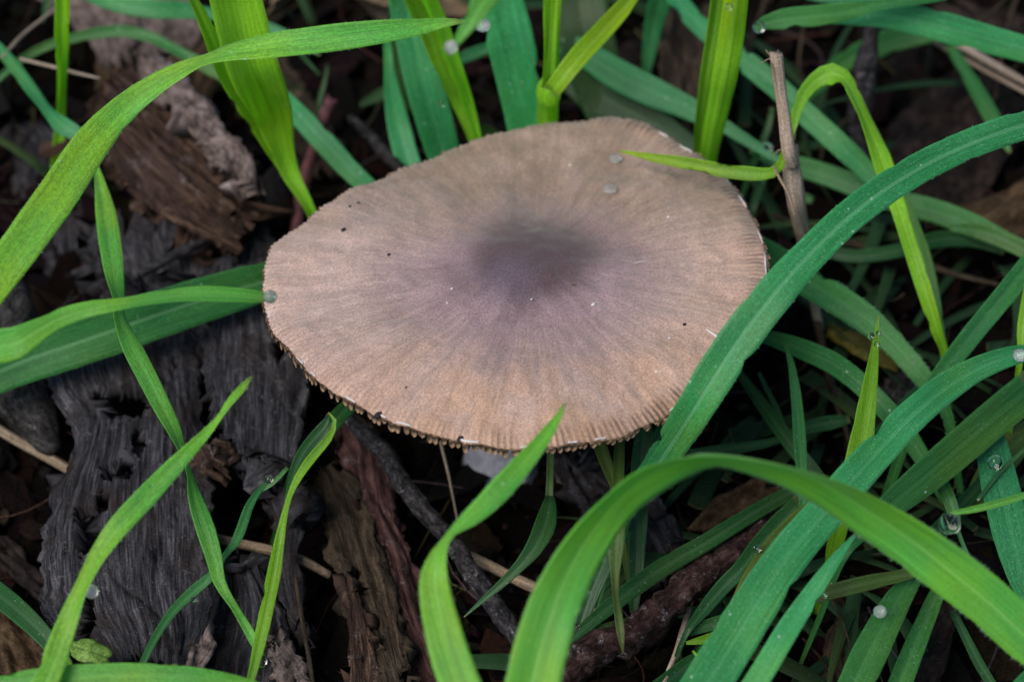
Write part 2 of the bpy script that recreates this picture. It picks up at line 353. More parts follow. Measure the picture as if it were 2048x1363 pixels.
M['gill'] = simple_mat('mushroom_gill', (0.27, 0.165, 0.10), 0.8, 0.6, 12)
M['stem'] = simple_mat('mushroom_stem', (0.52, 0.52, 0.60), 0.7, 0.35, 5)
M['veil'] = simple_mat('white_veil_remnant', (0.72, 0.68, 0.68), 0.6, 0.15, 12)
M['crumb'] = simple_mat('dark_crumb', (0.018, 0.014, 0.014), 0.8, 0.5, 12)
M['browncrumb'] = simple_mat('brown_crumb', (0.10, 0.06, 0.03), 0.8, 0.5, 12)
def dew_mat():
    m, nt, b = newmat('dew_water')
    b.inputs['Base Color'].default_value = (0.96, 1, 1, 1); b.inputs['Roughness'].default_value = 0.0
    b.inputs['IOR'].default_value = 1.33; b.inputs['Transmission Weight'].default_value = 1.0
    return m
M['dew'] = dew_mat()
M['dew_bright'] = dew_mat(); M['dew_bright'].name = 'dew_water_milky_highlight'  # slightly milky white stands in for the scattered highlight
M['dew_bright'].node_tree.nodes['Principled BSDF'].inputs['Transmission Weight'].default_value = 0.84

# ------------------------------------------------------------------ shape builders
def blade_mesh(name, pts, hs, mat, parent=None, tone=1.0, fold=0.16, thick=0.018, rib=0.3, roll=0.0, root=None, origin=None, notch=None, seed=None):
    """a leaf blade: pts 'px py width' knots, hs heights in cm; roots grow down to the ground"""
    K = parse(pts) if isinstance(pts, str) else pts
    hh = spread(hs, len(K))
    P = []
    for i, ((x, y, w), h) in enumerate(zip(K, hh)):
        a_, b_ = K[max(i - 1, 0)], K[min(i + 1, len(K) - 1)]      # widths were read across or down the photograph
        dx, dy = abs(b_[0] - a_[0]), abs(b_[1] - a_[1]); w *= max(dx, dy) / (math.hypot(dx, dy) + 1e-9)
        p = at(x, y, h); P.append([p.x, p.y, p.z, w * cmpx(p)])
    if root in (1, 3):
        p = P[0]; q = P[1]
        t = (Vector(p[:3]) - Vector(q[:3])); t.z = min(t.z, 0); t.normalize()
        for f, wf in ((0.45, 0.8), (1.0, 0.3)):
            z = p[2] * (1 - f)
            P.insert(0, [p[0] + t.x * 0.5 * f * min(2.5, p[2]), p[1] + t.y * 0.5 * f * min(2.5, p[2]), z - 0.05, p[3] * wf])
    if root in (2, 3):
        p = P[-1]; q = P[-2]
        t = (Vector(p[:3]) - Vector(q[:3])); t.z = min(t.z, 0); t.normalize()
        for f, wf in ((0.45, 0.8), (1.0, 0.3)):
            z = p[2] * (1 - f)
            P.append([p[0] + t.x * 0.5 * f * min(2.5, p[2]), p[1] + t.y * 0.5 * f * min(2.5, p[2]), z - 0.05, p[3] * wf])
    P = np.array(P)
    L = float(np.sum(np.linalg.norm(np.diff(P[:, :3], axis=0), axis=1)))
    n = int(min(90, max(14, L / 0.16)))
    S = catmull(P, n); S[:, 3] = np.maximum(S[:, 3], 0.012)
    w = S[:, 3]
    W = np.minimum(np.maximum.accumulate(w), np.maximum.accumulate(w[::-1])[::-1])
    sd = (hash(name) if False else (seed if seed is not None else rng.random() * 90))
    TT = np.gradient(S[:, :3], axis=0)
    sec = [-1, -0.8, -0.5, -0.2, 0, 0.2, 0.5, 0.8, 1]
    verts, uv, uv2 = [], [], []; ell = 0.0
    for i in range(n):
        p = Vector(S[i, :3]); T = Vector(TT[i]).normalized(); V = (CAM - p).normalized()
        if i: ell += float(np.linalg.norm(S[i, :3] - S[i - 1, :3]))
        B = T.cross(V)
        B = B.normalized() if B.length > 0.08 else R.copy()
        Nn = B.cross(T).normalized()
        if Nn.dot(V) < 0: Nn = -Nn
        cr = max(0.30, min(1.0, w[i] / W[i]))
        a = math.acos(cr) + math.radians(roll)
        wt = w[i] / max(0.2, math.cos(a))
        Bs = B * math.cos(a) + Nn * math.sin(a); Ns = Nn * math.cos(a) - B * math.sin(a)
        hw = wt / 2
        for side in (1, -1):
            for j, s in enumerate(sec if side == 1 else sec[::-1]):
                e = noise.noise(Vector((s * 1.5 + sd, ell * 0.9, sd)))
                e2 = noise.noise(Vector((s * 3, ell * 5.0, sd + 9)))
                z = fold * hw * (abs(s) - 0.5) + 0.05 * hw * e + 0.008 * e2 * abs(s)
                z += -thick * (1 - 0.82 * s * s) * (0 if side == 1 else 1)
                lat = s * hw * (1 + 0.03 * e2)
                if abs(s) == 1 and wt > 0.2:
                    nk = noise.noise(Vector((ell * 2.3, s * 7 + sd, sd * 2)))
                    if nk > 0.42: lat -= s * min(0.09, hw * 0.35) * (nk - 0.42) * 3.5
                q = p + Bs * lat + Ns * z
                verts.append(q); uv.append((s * hw, ell)); uv2.append((s, i / (n - 1)))
    m_ = 2 * len(sec); faces = []
    skip = set()
    for i in range(n - 1):
        for j in range(m_):
            a0, a1 = i * m_ + j, i * m_ + (j + 1) % m_
            faces.append((a0, a1, a1 + m_, a0 + m_))
    faces.append(tuple(range(m_))[::-1]); faces.append(tuple((n - 1) * m_ + j for j in range(m_)))
    o = build(name, verts, faces, G[mat] if isinstance(mat, str) else mat, parent, True, uv, uv2, origin)
    o['rib'] = float(rib); o['tone'] = float(tone)
    return o, S
def grass(label, pts, hs, mat='mid', **kw):
    o, S = blade_mesh('grass_leaf', pts, hs, mat, **kw)
    setp(o, label, 'grass blade', kw.get('group'))
    return o
def empty(name, loc, label=None, cat=None, group=None):
    o = bpy.data.objects.new(name, None); o.empty_display_size = 0.01; link(o)
    o.location = Vector(loc) * U
    return setp(o, label, cat, group)
def pblade(parent, pname, pts, hs, mat='lime', label=None, **kw):
    o, S = blade_mesh(pname, pts, hs, mat, parent=parent, **kw)
    if label: o['label'] = label
    return o

def tube(name, pts, hs, mat, parent=None, sides=14, bump=0.12, freq=1.6, flat=1.0, root=None, ragged=0.0, cap_open=False):
    K = parse(pts) if isinstance(pts, str) else pts; hh = spread(hs, len(K))
    P = []
    for (x, y, w), h in zip(K, hh):
        p = at(x, y, h); P.append([p.x, p.y, p.z, w * cmpx(p)])
    if root == 2:
        p = P[-1]; P.append([p[0], p[1], -0.1, p[3] * 0.9])
    P = np.array(P); L = float(np.sum(np.linalg.norm(np.diff(P[:, :3], axis=0), axis=1)))
    n = int(min(140, max(10, L / 0.08))); S = catmull(P, n); S[:, 3] = np.maximum(S[:, 3], 0.01)
    TT = np.gradient(S[:, :3], axis=0); sd = rng.random() * 90
    verts, uv, uv2 = [], [], []; ell = 0.0
    for i in range(n):
        p = Vector(S[i, :3]); T = Vector(TT[i]).normalized(); V = (CAM - p).normalized()
        if i: ell += float(np.linalg.norm(S[i, :3] - S[i - 1, :3]))
        B = T.cross(V); B = B.normalized() if B.length > 0.05 else R.copy(); Nn = B.cross(T).normalized()
        r = S[i, 3] / 2
        for j in range(sides):
            a = 2 * math.pi * j / sides
            f = 1 + bump * 1.6 * noise.fractal(Vector((math.cos(a) * 1.2 + sd, math.sin(a) * 1.2, ell * freq)), 1.0, 2.0, 4)
            f *= 1 + bump * 0.5 * noise.noise(Vector((math.cos(a) * 5, math.sin(a) * 5 + sd, ell * 0.7)))
            endj = 0
            if ragged and i in (0, n - 1): endj = ragged * noise.noise(Vector((math.cos(a) * 3 + sd, math.sin(a) * 3, i)))
            verts.append(p + (B * math.cos(a) + Nn * math.sin(a) * flat) * r * f + T * endj)
            uv.append((a / (2 * math.pi) * 2 * math.pi * max(r, 0.05), ell)); uv2.append((math.cos(a), i / (n - 1)))
    faces = []
    for i in range(n - 1):
        for j in range(sides):
            a0, a1 = i * sides + j, i * sides + (j + 1) % sides
            faces.append((a0, a1, a1 + sides, a0 + sides))
    for i, rev in ((0, True), (n - 1, False)):
        p = Vector(S[i, :3]); T = Vector(TT[i]).normalized() * (-1 if rev else 1)
        verts.append(p + T * (-0.02 if cap_open else 0.12 * S[i, 3])); uv.append((0, ell if i else 0)); uv2.append((0, 0)); c = len(verts) - 1
        for j in range(sides):
            f = (i * sides + j, i * sides + (j + 1) % sides, c); faces.append(f[::-1] if rev else f)
    return build(name, verts, faces, M[mat] if isinstance(mat, str) else mat, parent, True, uv, uv2)

def sheet(name, left, right, hs, mat, parent=None, res=0.055, thick=0.18, amp=0.10, crack=0.12, convex=0.15, jag=0.10,
          ends=0.35, holes=(), tilt=0.0, curl=0.0, lumps=0.12, vein=False, fx=5.0, fy=0.5):
    """a slab, bark strip or dead leaf between two edge lines ('px py' knots); fibres run along the edges.
    hs: height along; tilt: right edge raised by this much; holes: (px, py, rx, ry) in photo pixels"""
    Lk, Rk = parse(left), parse(right); hl = spread(hs, len(Lk)); hr = spread(hs, len(Rk)) + tilt
    PL = np.array([list(at(x, y, h)) for (x, y), h in zip(Lk, hl)]); PR = np.array([list(at(x, y, h)) for (x, y), h in zip(Rk, hr)])
    L = max(float(np.sum(np.linalg.norm(np.diff(Q, axis=0), axis=1))) for Q in (PL, PR))
    n = int(min(170, max(12, L / res))); A = catmull(PL, n); Bq = catmull(PR, n)
    Wd = float(np.max(np.linalg.norm(A - Bq, axis=1))); m = int(min(110, max(8, Wd / res)))
    sd = rng.random() * 90; verts, uv = [], []
    pix = np.zeros((n, m, 2))
    for i in range(n):
        t = i / (n - 1)
        for j in range(m):
            s = j / (m - 1); c = 2 * s - 1
            js = s + jag * (0.5 / max(Wd, 0.3)) * (abs(c) ** 4) * (noise.fractal(Vector((sd, t * L * 1.6, c * 0.6)), 0.6, 2.1, 6) * 1.0 + 0.35 * noise.cell(Vector((sd, t * L * 7, c))) )
            p = Vector(A[i] * (1 - js) + Bq[i] * js)
            je = noise.fractal(Vector((s * Wd * 2.6, sd + 5, 0)), 0.5, 2.1, 6) + 0.5 * noise.cell(Vector((s * Wd * 9, sd, 0)))
            e = abs(2 * t - 1) ** 6
            if e > 0.01:
                dirn = Vector(A[min(i + 1, n - 1)] - A[max(i - 1, 0)]).normalized() * (1 if t > 0.5 else -1)
                p += dirn * e * ends * je
            u_, v_ = s * Wd, t * L
            g1 = noise.fractal(Vector((u_ * fx, v_ * fy, sd)), 0.9, 2.0, 5)
            g2 = noise.noise(Vector((u_ * 1.6 + 0.25 * math.sin(v_ * 1.3), v_ * 0.22, sd + 20)))
            cr = -crack * max(0.0, 1 - abs(g2) / 0.05)
            g3 = noise.fractal(Vector((u_ * 0.8, v_ * 0.6, sd + 40)), 1.0, 2.0, 3)
            g4 = noise.fractal(Vector((u_ * 9, v_ * 5, sd + 60)), 0.5, 2.0, 4)
            z = amp * g1 + 0.03 * g4 * (amp > 0.05) + cr + lumps * g3 - convex * abs(c) ** 3 * min(1.0, Wd * 0.4) + curl * (c * c)
            if vein:
                z += 0.05 * max(0, 1 - abs(c) / 0.06)
                z += 0.012 * math.sin((v_ + abs(c) * Wd * 0.6) * 14)
            p.z += z
            verts.append(p); uv.append((u_, v_))
            q = p - CAM; dz = q.dot(D); pix[i, j] = (1024 + q.dot(R) / dz * FPX, 681.5 - q.dot(UPV) / dz * FPX)
    faces = []
    for i in range(n - 1):
        for j in range(m - 1):
            x, y = pix[i, j]; cut = False
            for (hx, hy, rx, ry) in holes:
                d = math.hypot((x - hx) / rx, (y - hy) / ry) + 0.45 * noise.fractal(Vector((x * 0.03, y * 0.03, hx)), 0.9, 2, 3)
                if d < 1: cut = True; break
            if cut: continue
            a = i * m + j; faces.append((a, a + 1, a + m + 1, a + m))
    o = build(name, verts, faces, M[mat], parent, True, uv)
    md = o.modifiers.new('thickness', 'SOLIDIFY'); md.thickness = thick * U; md.offset = 1 if False else -1
    # make the surface face up so that thickness grows downwards
    me = o.data
    if me.polygons and sum(pl.normal.z for pl in me.polygons[:50]) < 0: me.flip_normals()
    return o
# ------------------------------------------------------------------ ground
def ground():
    n = 210; b = 4.2; k = np.sinh(b)
    u = np.linspace(-1, 1, n); c = np.sinh(b * u) / k * 3000.0      # cm, dense near the mushroom
    verts = []
    for y in c:
        for x in c:
            r = math.hypot(x, y); z = 0.0
            if r < 60:
                z = 0.35 * noise.fractal(Vector((x * 0.35, y * 0.35, 3)), 0.9, 2.0, 5) + 0.12 * noise.fractal(Vector((x * 2, y * 2, 9)), 0.9, 2.0, 3)
            z += 0.004 * max(0, r - 60) * noise.noise(Vector((x * 0.004, y * 0.004, 1)))
            verts.append((x, y, z - 0.15))
    faces = [(i * n + j, i * n + j + 1, (i + 1) * n + j + 1, (i + 1) * n + j) for i in range(n - 1) for j in range(n - 1)]
    o = build('ground', verts, faces, M['soil'], origin=(0, 0, 0)); setp(o, 'soil coloured dark as in deep shade, under the leaf litter and grass', 'soil', kind='structure')
ground()

def add_tint(o, cols, per):
    me = o.data; a = me.color_attributes.new('tint', 'FLOAT_COLOR', 'POINT')
    arr = np.ones((len(me.vertices), 4), dtype=np.float32); arr[:, :3] = np.repeat(np.array(cols), per, axis=0)
    a.data.foreach_set('color', arr.ravel())
def in_view(p, marg=60):
    q = p - CAM; dz = q.dot(D)
    if dz <= 1: return False
    x = 1024 + q.dot(R) / dz * FPX; y = 681.5 - q.dot(UPV) / dz * FPX
    return -marg < x < 2048 + marg and -marg < y < 1363 + marg

def litter(name, label, count, rad, size, pal, zmax, thick, seed, elong=(1.2, 3.5)):
    r = random.Random(seed); verts, faces, cols, uv = [], [], [], []
    for k in range(count):
        x, y = r.uniform(-rad, rad), r.uniform(-rad * 0.9, rad * 1.1)
        while rad > 30 and in_view(Vector((x, y, 0.3)), 150): x, y = r.uniform(-rad, rad), r.uniform(-rad * 0.9, rad * 1.1)
        s = size * (0.35 + r.random() ** 2 * 1.3); e = r.uniform(*elong); a = r.uniform(0, math.tau)
        z = r.uniform(-0.1, zmax) * (0.4 + 0.6 * r.random()); tilt = Vector((r.gauss(0, 0.28), r.gauss(0, 0.28), 1)).normalized()
        ax = Vector((math.cos(a), math.sin(a), 0)); ax = (ax - tilt * ax.dot(tilt)).normalized(); bx = tilt.cross(ax)
        cen = Vector((x, y, z)); m = 8; b0 = len(verts); bend = r.uniform(-0.5, 0.5)
        for ly in (0, 1):
            for q in range(m):
                an = math.tau * q / m; rr = r.uniform(0.65, 1.1)
                lx, lyy = math.cos(an) * s * rr * e / 2, math.sin(an) * s * rr / 2
                verts.append(cen + ax * lx + bx * lyy + tilt * (bend * lx * lx / max(s * e, .1) - ly * thick))
        faces.append(tuple(b0 + q for q in range(m))); faces.append(tuple(b0 + m + q for q in range(m))[::-1])
        for q in range(m):
            q2 = (q + 1) % m; faces.append((b0 + q, b0 + m + q, b0 + m + q2, b0 + q2))
        cols.append(tuple(c * r.uniform(0.6, 1.3) for c in r.choice(pal)))
    o = build(name, verts, faces, M['litter'], smooth=False, origin=(0, 0, 0)); add_tint(o, cols, 16)
    setp(o, label, 'leaf litter', kind='stuff')
litter('leaf_litter', 'small shade-darkened decayed leaf and bark fragments covering the soil', 3600, 15, 0.55,
       [(0.0052, 0.0031, 0.0026), (0.0084, 0.0052, 0.0037), (0.0031, 0.0026, 0.0026), (0.0126, 0.0078, 0.0063), (0.0095, 0.0052, 0.0052)], 0.5, 0.04, 3)  # palette darkened to stand for shade in the deep gaps
litter('soil_crumbs', 'tiny crumbs of soil and wood between the bark pieces', 5000, 14, 0.14,
       [(0.0063, 0.0047, 0.0042), (0.0115, 0.0084, 0.0073), (0.0031, 0.0026, 0.0026), (0.0237, 0.0189, 0.0168)], 0.55, 0.06, 5, (1, 1.8))
litter('outer_litter', 'brown leaf litter spreading away from the mushroom', 2500, 70, 2.2,
       [(0.0158, 0.0105, 0.0073), (0.0262, 0.0174, 0.0126), (0.0105, 0.0078, 0.0063), (0.0367, 0.0237, 0.0158)], 0.5, 0.05, 8)

def fibres():
    r = random.Random(21); verts, faces, cols = [], [], []
    for k in range(420):
        x, y = r.uniform(-12, 12), r.uniform(-9, 13)
        if -9 < x < -3 and -7 < y < 1 and r.random() < 0.8: continue
        a = r.uniform(0, math.tau); L = r.uniform(0.8, 3.5); n = 7; z0 = r.uniform(0.2, 0.8); rad = r.uniform(0.010, 0.030); cv = r.gauss(0, 0.35)
        p = Vector((x, y, z0)); b0 = len(verts); rise = r.uniform(-0.12, 0.15)
        for i in range(n):
            t = Vector((math.cos(a), math.sin(a), rise)); s = Vector((-t.y, t.x, 0)); nn = Vector((0, 0, 1))
            rr = rad * (1 - 0.5 * i / n)
            for q in range(4):
                an = math.tau * q / 4; verts.append(p + s * math.cos(an) * rr + nn * math.sin(an) * rr)
            p = p + t * (L / n); a += cv * 0.5 + r.gauss(0, 0.10)
        for i in range(n - 1):
            for q in range(4):
                a0, a1 = b0 + i * 4 + q, b0 + i * 4 + (q + 1) % 4; faces.append((a0, a1, a1 + 4, a0 + 4))
        cols.append(tuple(c * r.uniform(0.5, 1.2) for c in r.choice([(0.07, 0.05, 0.032), (0.04, 0.03, 0.022), (0.10, 0.08, 0.06), (0.03, 0.02, 0.017)])))
    o = build('dead_grass_fibres', verts, faces, M['litter'], smooth=True, origin=(0, 0, 0)); add_tint(o, cols, 28)
    setp(o, 'fine dead roots and grass fibres strewn over the litter', 'dead fibres', kind='stuff')
fibres()

# grass standing all around, beyond the picture
def outer_grass():
    r = random.Random(11); verts, faces, uv, uv2 = [], [], [], []
    made = 0
    while made < 900:
        rr = r.uniform(9, 75); an = r.uniform(0, math.tau); x, y = rr * math.cos(an), rr * math.sin(an)
        if math.hypot(x - CAM.x, y - CAM.y) < 9: continue
        L = r.uniform(6, 15); w = r.uniform(0.3, 0.75); a = r.uniform(0, math.tau); lean = r.uniform(0.1, 0.55); n = 9
        pts = []; p = Vector((x, y, -0.1)); el = math.pi / 2 - lean * 0.3
        for i in range(n):
            pts.append(p.copy()); p = p + Vector((math.cos(a) * math.cos(el), math.sin(a) * math.cos(el), math.sin(el))) * (L / n)
            el -= lean * 0.42
        if any(in_view(q, 90) for q in pts): continue
        made += 1; b0 = len(verts); s = Vector((-math.sin(a), math.cos(a), 0))
        for i, q in enumerate(pts):
            t = i / (n - 1); ww = w * (1 - t ** 2.2) * (0.6 + 0.4 * min(1, t * 4)) + 0.01
            for k_, f in ((0, -0.5), (1, 0), (2, 0.5)):
                verts.append(q + s * ww * f + Vector((0, 0, 0.12 * ww * abs(f)))); uv.append((ww * f, t * L + made)); uv2.append((2 * f, t))
        for i in range(n - 1):
            for k_ in range(2):
                a0 = b0 + i * 3 + k_; faces.append((a0, a0 + 1, a0 + 4, a0 + 3))
    o = build('surrounding_grass', verts, faces, G['mid'], True and None, True, uv, uv2, origin=(0, 0, 0))
    o['rib'] = 0.3; o['tone'] = 1.0; setp(o, 'green grass standing all around the mushroom patch', 'grass', kind='stuff')
outer_grass()

# ------------------------------------------------------------------ wood, bark and dead leaves
def piece(label, cat, *a, **k):
    grp = k.pop('group', None); o = sheet(*a, **k); setp(o, label, cat, grp); return o
BW = 'old bark and wood pieces'
piece('dark flat slab of weathered wood behind the thin twisted grass leaf', 'wood slab', 'wood_slab',
      '185 440; 178 480; 195 540; 205 640; 210 700', '530 415; 545 470; 548 540; 552 600; 560 640', [1.5, 1.3, 1.2], 'bark', amp=0.055, lumps=0.06, thick=0.5, jag=0.25, group=BW, fx=4)
piece('large grey weathered plank with worm holes, lowest and widest of the wood pieces', 'wood plank', 'wood_plank',
      '150 640; 95 700; 95 760; 140 840; 128 905; 105 960; 78 1060; 78 1160; 100 1240; 165 1300; 180 1380',
      '398 540; 400 640; 400 780; 408 880; 422 990; 425 1120; 428 1230; 408 1300; 400 1380', [1.9, 2.0, 1.9, 1.7], 'bark', amp=0.055, lumps=0.06, thick=0.45, jag=0.22,
      holes=((250, 800, 62, 34), (205, 788, 26, 14), (230, 940, 30, 20), (250, 918, 16, 20), (203, 1003, 15, 20), (166, 1062, 28, 50), (168, 1235, 20, 66), (275, 880, 12, 32), (345, 745, 7, 26), (290, 1335, 60, 28)), convex=0.25, group=BW)
piece('grey weathered plank piece splitting off beside the mushroom margin', 'wood plank', 'wood_plank',
      '412 530; 412 640; 408 740; 420 830; 430 905; 470 930; 510 940', '575 540; 600 620; 612 730; 606 830; 598 930; 596 1000; 585 1040', [2.1, 2.1, 1.9, 1.7], 'bark', amp=0.055, lumps=0.06, thick=0.4, jag=0.2,
      holes=((402, 810, 24, 60), (555, 700, 18, 20), (425, 850, 18, 28)), convex=0.18, group=BW)
piece('narrow grey bark sliver behind the lime grass leaf with a hooked tip', 'bark strip', 'bark_strip',
      '545 960; 542 1040; 545 1120; 560 1200; 590 1245', '600 930; 606 1010; 600 1090; 606 1170; 603 1240', [1.7, 1.5, 1.3], 'bark', thick=0.25, jag=0.2, group=BW, convex=0.2, ends=0.5)
piece('short dark plank end crossed by the drooping grass leaf tip', 'wood plank', 'wood_plank',
      '432 1085; 430 1160; 420 1240; 412 1310; 405 1380', '520 1130; 560 1190; 585 1260; 560 1330; 548 1390', [1.2, 1.1, 1.0], 'bark', amp=0.055, lumps=0.06, thick=0.4, jag=0.25, group=BW)
def chunk():
    c = at(350, 330, 1.6)
    e = empty('rotten_log', (c.x, c.y, 0), 'brown rotten log with pale crumbling rind under the arching lime leaf', 'rotten log', BW)
    sheet('core', '165 235; 230 315; 310 390; 390 445; 480 492', '262 112; 335 172; 400 228; 465 292; 532 362', [2.6, 2.6, 2.4, 1.9], 'rot', parent=e, thick=1.0, amp=0.10, crack=0.22, convex=0.35, jag=0.10, lumps=0.08, fx=5, fy=0.35, tilt=0.1, ends=0.2, holes=((440, 350, 22, 16),))
    sheet('rind', '275 140; 325 195; 375 245; 415 295; 440 340; 462 385', '300 95; 355 140; 405 190; 455 255; 512 315; 512 375', [3.0, 3.1, 3.0, 2.5], 'rind', parent=e, thick=0.4, amp=0.08, convex=0.3, jag=0.3, lumps=0.12, ends=0.35,
          holes=((445, 362, 24, 20), (300, 235, 12, 18)), fx=4, fy=1.0)
chunk()
tube_pts = lambda *a, **k: tube(*a, **k)
def stick(label, cat, name, pts, hs, mat, group=None, **k):
    o = tube(name, pts, hs, mat, **k); setp(o, label, cat, group); return o
stick('thick speckled grey stick standing past the plank edge', 'stick', 'bark_stick', '10 560 70; 25 640 96; 42 740 112; 60 820 105; 88 880 70; 110 905 40', [1.6, 1.4, 1.1, 0.9], 'speck', bump=0.14, group='sticks and twigs')
stick('pale straw stem reaching under the worm-holed plank', 'straw', 'straw', '-40 836 20; 30 878 21; 110 922 21; 200 975 20; 300 1030 20; 430 1075 20; 540 1100 21; 600 1118 20; 660 1150 16', [1.3, 1.1, 0.6, 0.5, 0.9, 1.1, 0.9], 'straw', bump=0.03, sides=10, group='dry straws')
stick('pale straw stem beneath the two big curling grass leaves', 'straw', 'straw', '905 1098 22; 960 1122 22; 1050 1166 23; 1130 1198 22; 1195 1225 20', [1.0, 1.0, 0.9], 'straw', bump=0.03, sides=10, ragged=0.1, group='dry straws')
piece('brown shredded bark strip curving down below the mushroom stem', 'bark strip', 'bark_strip',
      '620 960; 640 1050; 668 1130; 690 1220; 735 1290; 755 1390', '700 930; 745 1010; 765 1100; 800 1200; 812 1290; 845 1390', [0.9, 1.3, 1.4, 1.5], 'strip', thick=0.25, jag=0.3, convex=0.3, group=BW,
      holes=((815, 1345, 22, 12),))
piece('reddish brown bark strip running beside the grey ridged twig', 'bark strip', 'bark_strip',
      '665 845; 690 920; 700 1000; 735 1080; 760 1170; 800 1260; 850 1390', '765 850; 785 950; 800 1040; 828 1120; 850 1210; 885 1300; 930 1390', [0.9, 1.1, 1.1, 1.0], 'red', thick=0.3, jag=0.3, convex=0.45, group=BW)
piece('dark wood splinter with a pale crumbling edge near the picture bottom', 'wood splinter', 'wood_splinter',
      '690 1170; 700 1230; 690 1300; 690 1390', '715 1160; 735 1240; 755 1310; 765 1390', [1.5, 1.6, 1.5], 'rot', thick=0.2, jag=0.3, group=BW)
piece('whitish rotten flake under the tip of the long drooping grass leaf', 'wood flake', 'wood_flake',
      '535 1290; 540 1320; 545 1350; 550 1390', '560 1260; 600 1310; 625 1350; 640 1390', [1.5, 1.5, 1.4], 'rind', thick=0.15, jag=0.5, lumps=0.2, group=BW)
piece('small curled brown flake on the worn lower plank edge', 'wood flake', 'wood_flake',
      '385 1290; 380 1320; 385 1345', '412 1265; 425 1300; 400 1340', [2.1, 2.1, 2.0], 'rind', thick=0.08, jag=0.3, curl=0.1, convex=0, group=BW)
stick('grey ridged twig slanting below the mushroom cap', 'twig', 'twig', '700 840 30; 735 875 34; 775 912 38; 800 960 38; 838 1010 38; 875 1052 36; 900 1080 36; 935 1130 40; 975 1190 42; 1010 1240 40; 1050 1300 36; 1080 1390 30', [1.6, 1.9, 1.9, 1.6, 1.2, 1.0], 'twig', bump=0.16, freq=3.0, group='sticks and twigs')
stick('lumpy reddish root lying across under the big green leaves', 'root', 'root', '1120 1350 62; 1180 1310 66; 1240 1285 62; 1290 1255 66; 1335 1205 64; 1390 1160 60; 1440 1125 58; 1500 1080 56; 1560 1030 48; 1610 985 36', [1.9, 2.0, 2.0, 1.8, 1.4], 'redroot', bump=0.38, freq=2.8, group='sticks and twigs')
piece('grey crumbly bark flake under the mushroom between grass stems', 'bark flake', 'bark_flake',
      '1120 910; 1150 980; 1180 1050; 1230 1110; 1290 1160', '1180 905; 1270 955; 1330 1010; 1370 1075; 1400 1130', [0.8, 0.9, 0.9], 'bark', thick=0.3, jag=0.4, group=BW)
piece('brown dead leaf edge catching light beside the arched green leaf', 'dead leaf', 'dead_leaf',
      '1390 1060; 1430 1015; 1480 985; 1540 955', '1400 1110; 1460 1070; 1520 1030; 1570 985', [0.9, 1.0, 1.1], 'deadleaf', thick=0.04, amp=0.04, crack=0, convex=0, curl=0.25, vein=True, group='dead leaves')
stick('dark knobbly twig standing behind the lime arched leaf', 'twig', 'twig', '1755 -20 34; 1742 60 30; 1730 130 40; 1722 200 48; 1715 250 38; 1722 320 26; 1730 380 18', [3.6, 2.6, 1.6, 0.7], 'twig', bump=0.3, freq=2.5, group='sticks and twigs')
stick('short speckled twig end poking out at the upper cap margin', 'twig', 'twig', '700 235 16; 740 272 24; 765 300 26; 800 335 22; 850 380 18', [1.7, 2.0, 2.0], 'speck', bump=0.16, ragged=0.1, group='sticks and twigs')
stick('dull red stalk with a torn end above the cap margin', 'stalk', 'red_stalk', '663 200 26; 645 245 26; 630 290 24; 612 350 26; 598 420 28; 590 480 26', [3.0, 2.4, 1.6, 1.0], simple_mat('red_stalk_skin', (0.10, 0.03, 0.035), 0.7, 0.6, 8), bump=0.10, ragged=0.15, group='sticks and twigs')
stick('dark stick lying over the flat wood slab edge', 'stick', 'stick', '240 575 14; 330 520 20; 430 465 22; 520 395 20; 600 320 14', [1.7, 1.7, 1.6], 'twig', bump=0.15, group='sticks and twigs')
stick('thin pale dry stem sticking out over the teal leaf bend', 'dry stem', 'dry_twig', '40 118 7; 110 135 7; 160 148 7; 200 157 4', [3.6, 3.6], 'stalk', bump=0.05, sides=8, group='thin dry stems')
stick('thin pale dry stem slanting up from the teal leaf', 'dry stem', 'dry_twig', '5 115 7; 40 75 7; 80 42 6; 115 15 5', [3.3, 3.0], 'stalk', bump=0.05, sides=8, group='thin dry stems')
# dead leaves
piece('mottled tan dead leaf at the upper edge beside the yellow-green stem', 'dead leaf', 'dead_leaf',
      '40 -30; 110 10; 160 60; 200 110', '330 -60; 390 -10; 400 60; 330 120', [1.0, 1.1, 1.0], 'rind', thick=0.05, crack=0.03, convex=0, curl=-0.2, vein=True, jag=0.3, group='dead leaves')
piece('brown dead leaf lying above the rotten log', 'dead leaf', 'dead_leaf',
      '190 110; 185 180; 200 260', '420 30; 440 120; 410 200', [0.8, 0.8, 0.8], 'deadleaf', thick=0.05, crack=0.03, convex=0, curl=-0.2, vein=True, group='dead leaves')
piece('tan curled dead leaf with a bright rolled edge above the arching leaf', 'dead leaf', 'dead_leaf',
      '548 -20; 600 -60; 700 -80; 800 -60', '556 36; 615 12; 700 28; 800 54', [2.2, 2.3, 2.0], 'tanleaf', thick=0.05, crack=0.0, convex=0, curl=0.5, lumps=0.25, group='dead leaves')
piece('tan dead leaf peeping out between the top grass leaves', 'dead leaf', 'dead_leaf',
      '690 -30; 720 10; 760 45; 800 50', '830 -60; 900 -20; 960 10; 980 30', [1.2, 1.0, 0.9], 'tanleaf', thick=0.05, crack=0.0, convex=0, curl=0.15, vein=True, group='dead leaves')
piece('brown oval dead leaf with a pale edge beside the thick lime shoot', 'dead leaf', 'dead_leaf',
      '1330 40; 1318 110; 1322 170; 1340 225; 1370 270', '1430 20; 1470 90; 1460 160; 1440 220; 1400 270', [1.7, 1.7, 1.5], 'strip', thick=0.06, crack=0.0, convex=0, curl=0.4, vein=True, group='dead leaves')
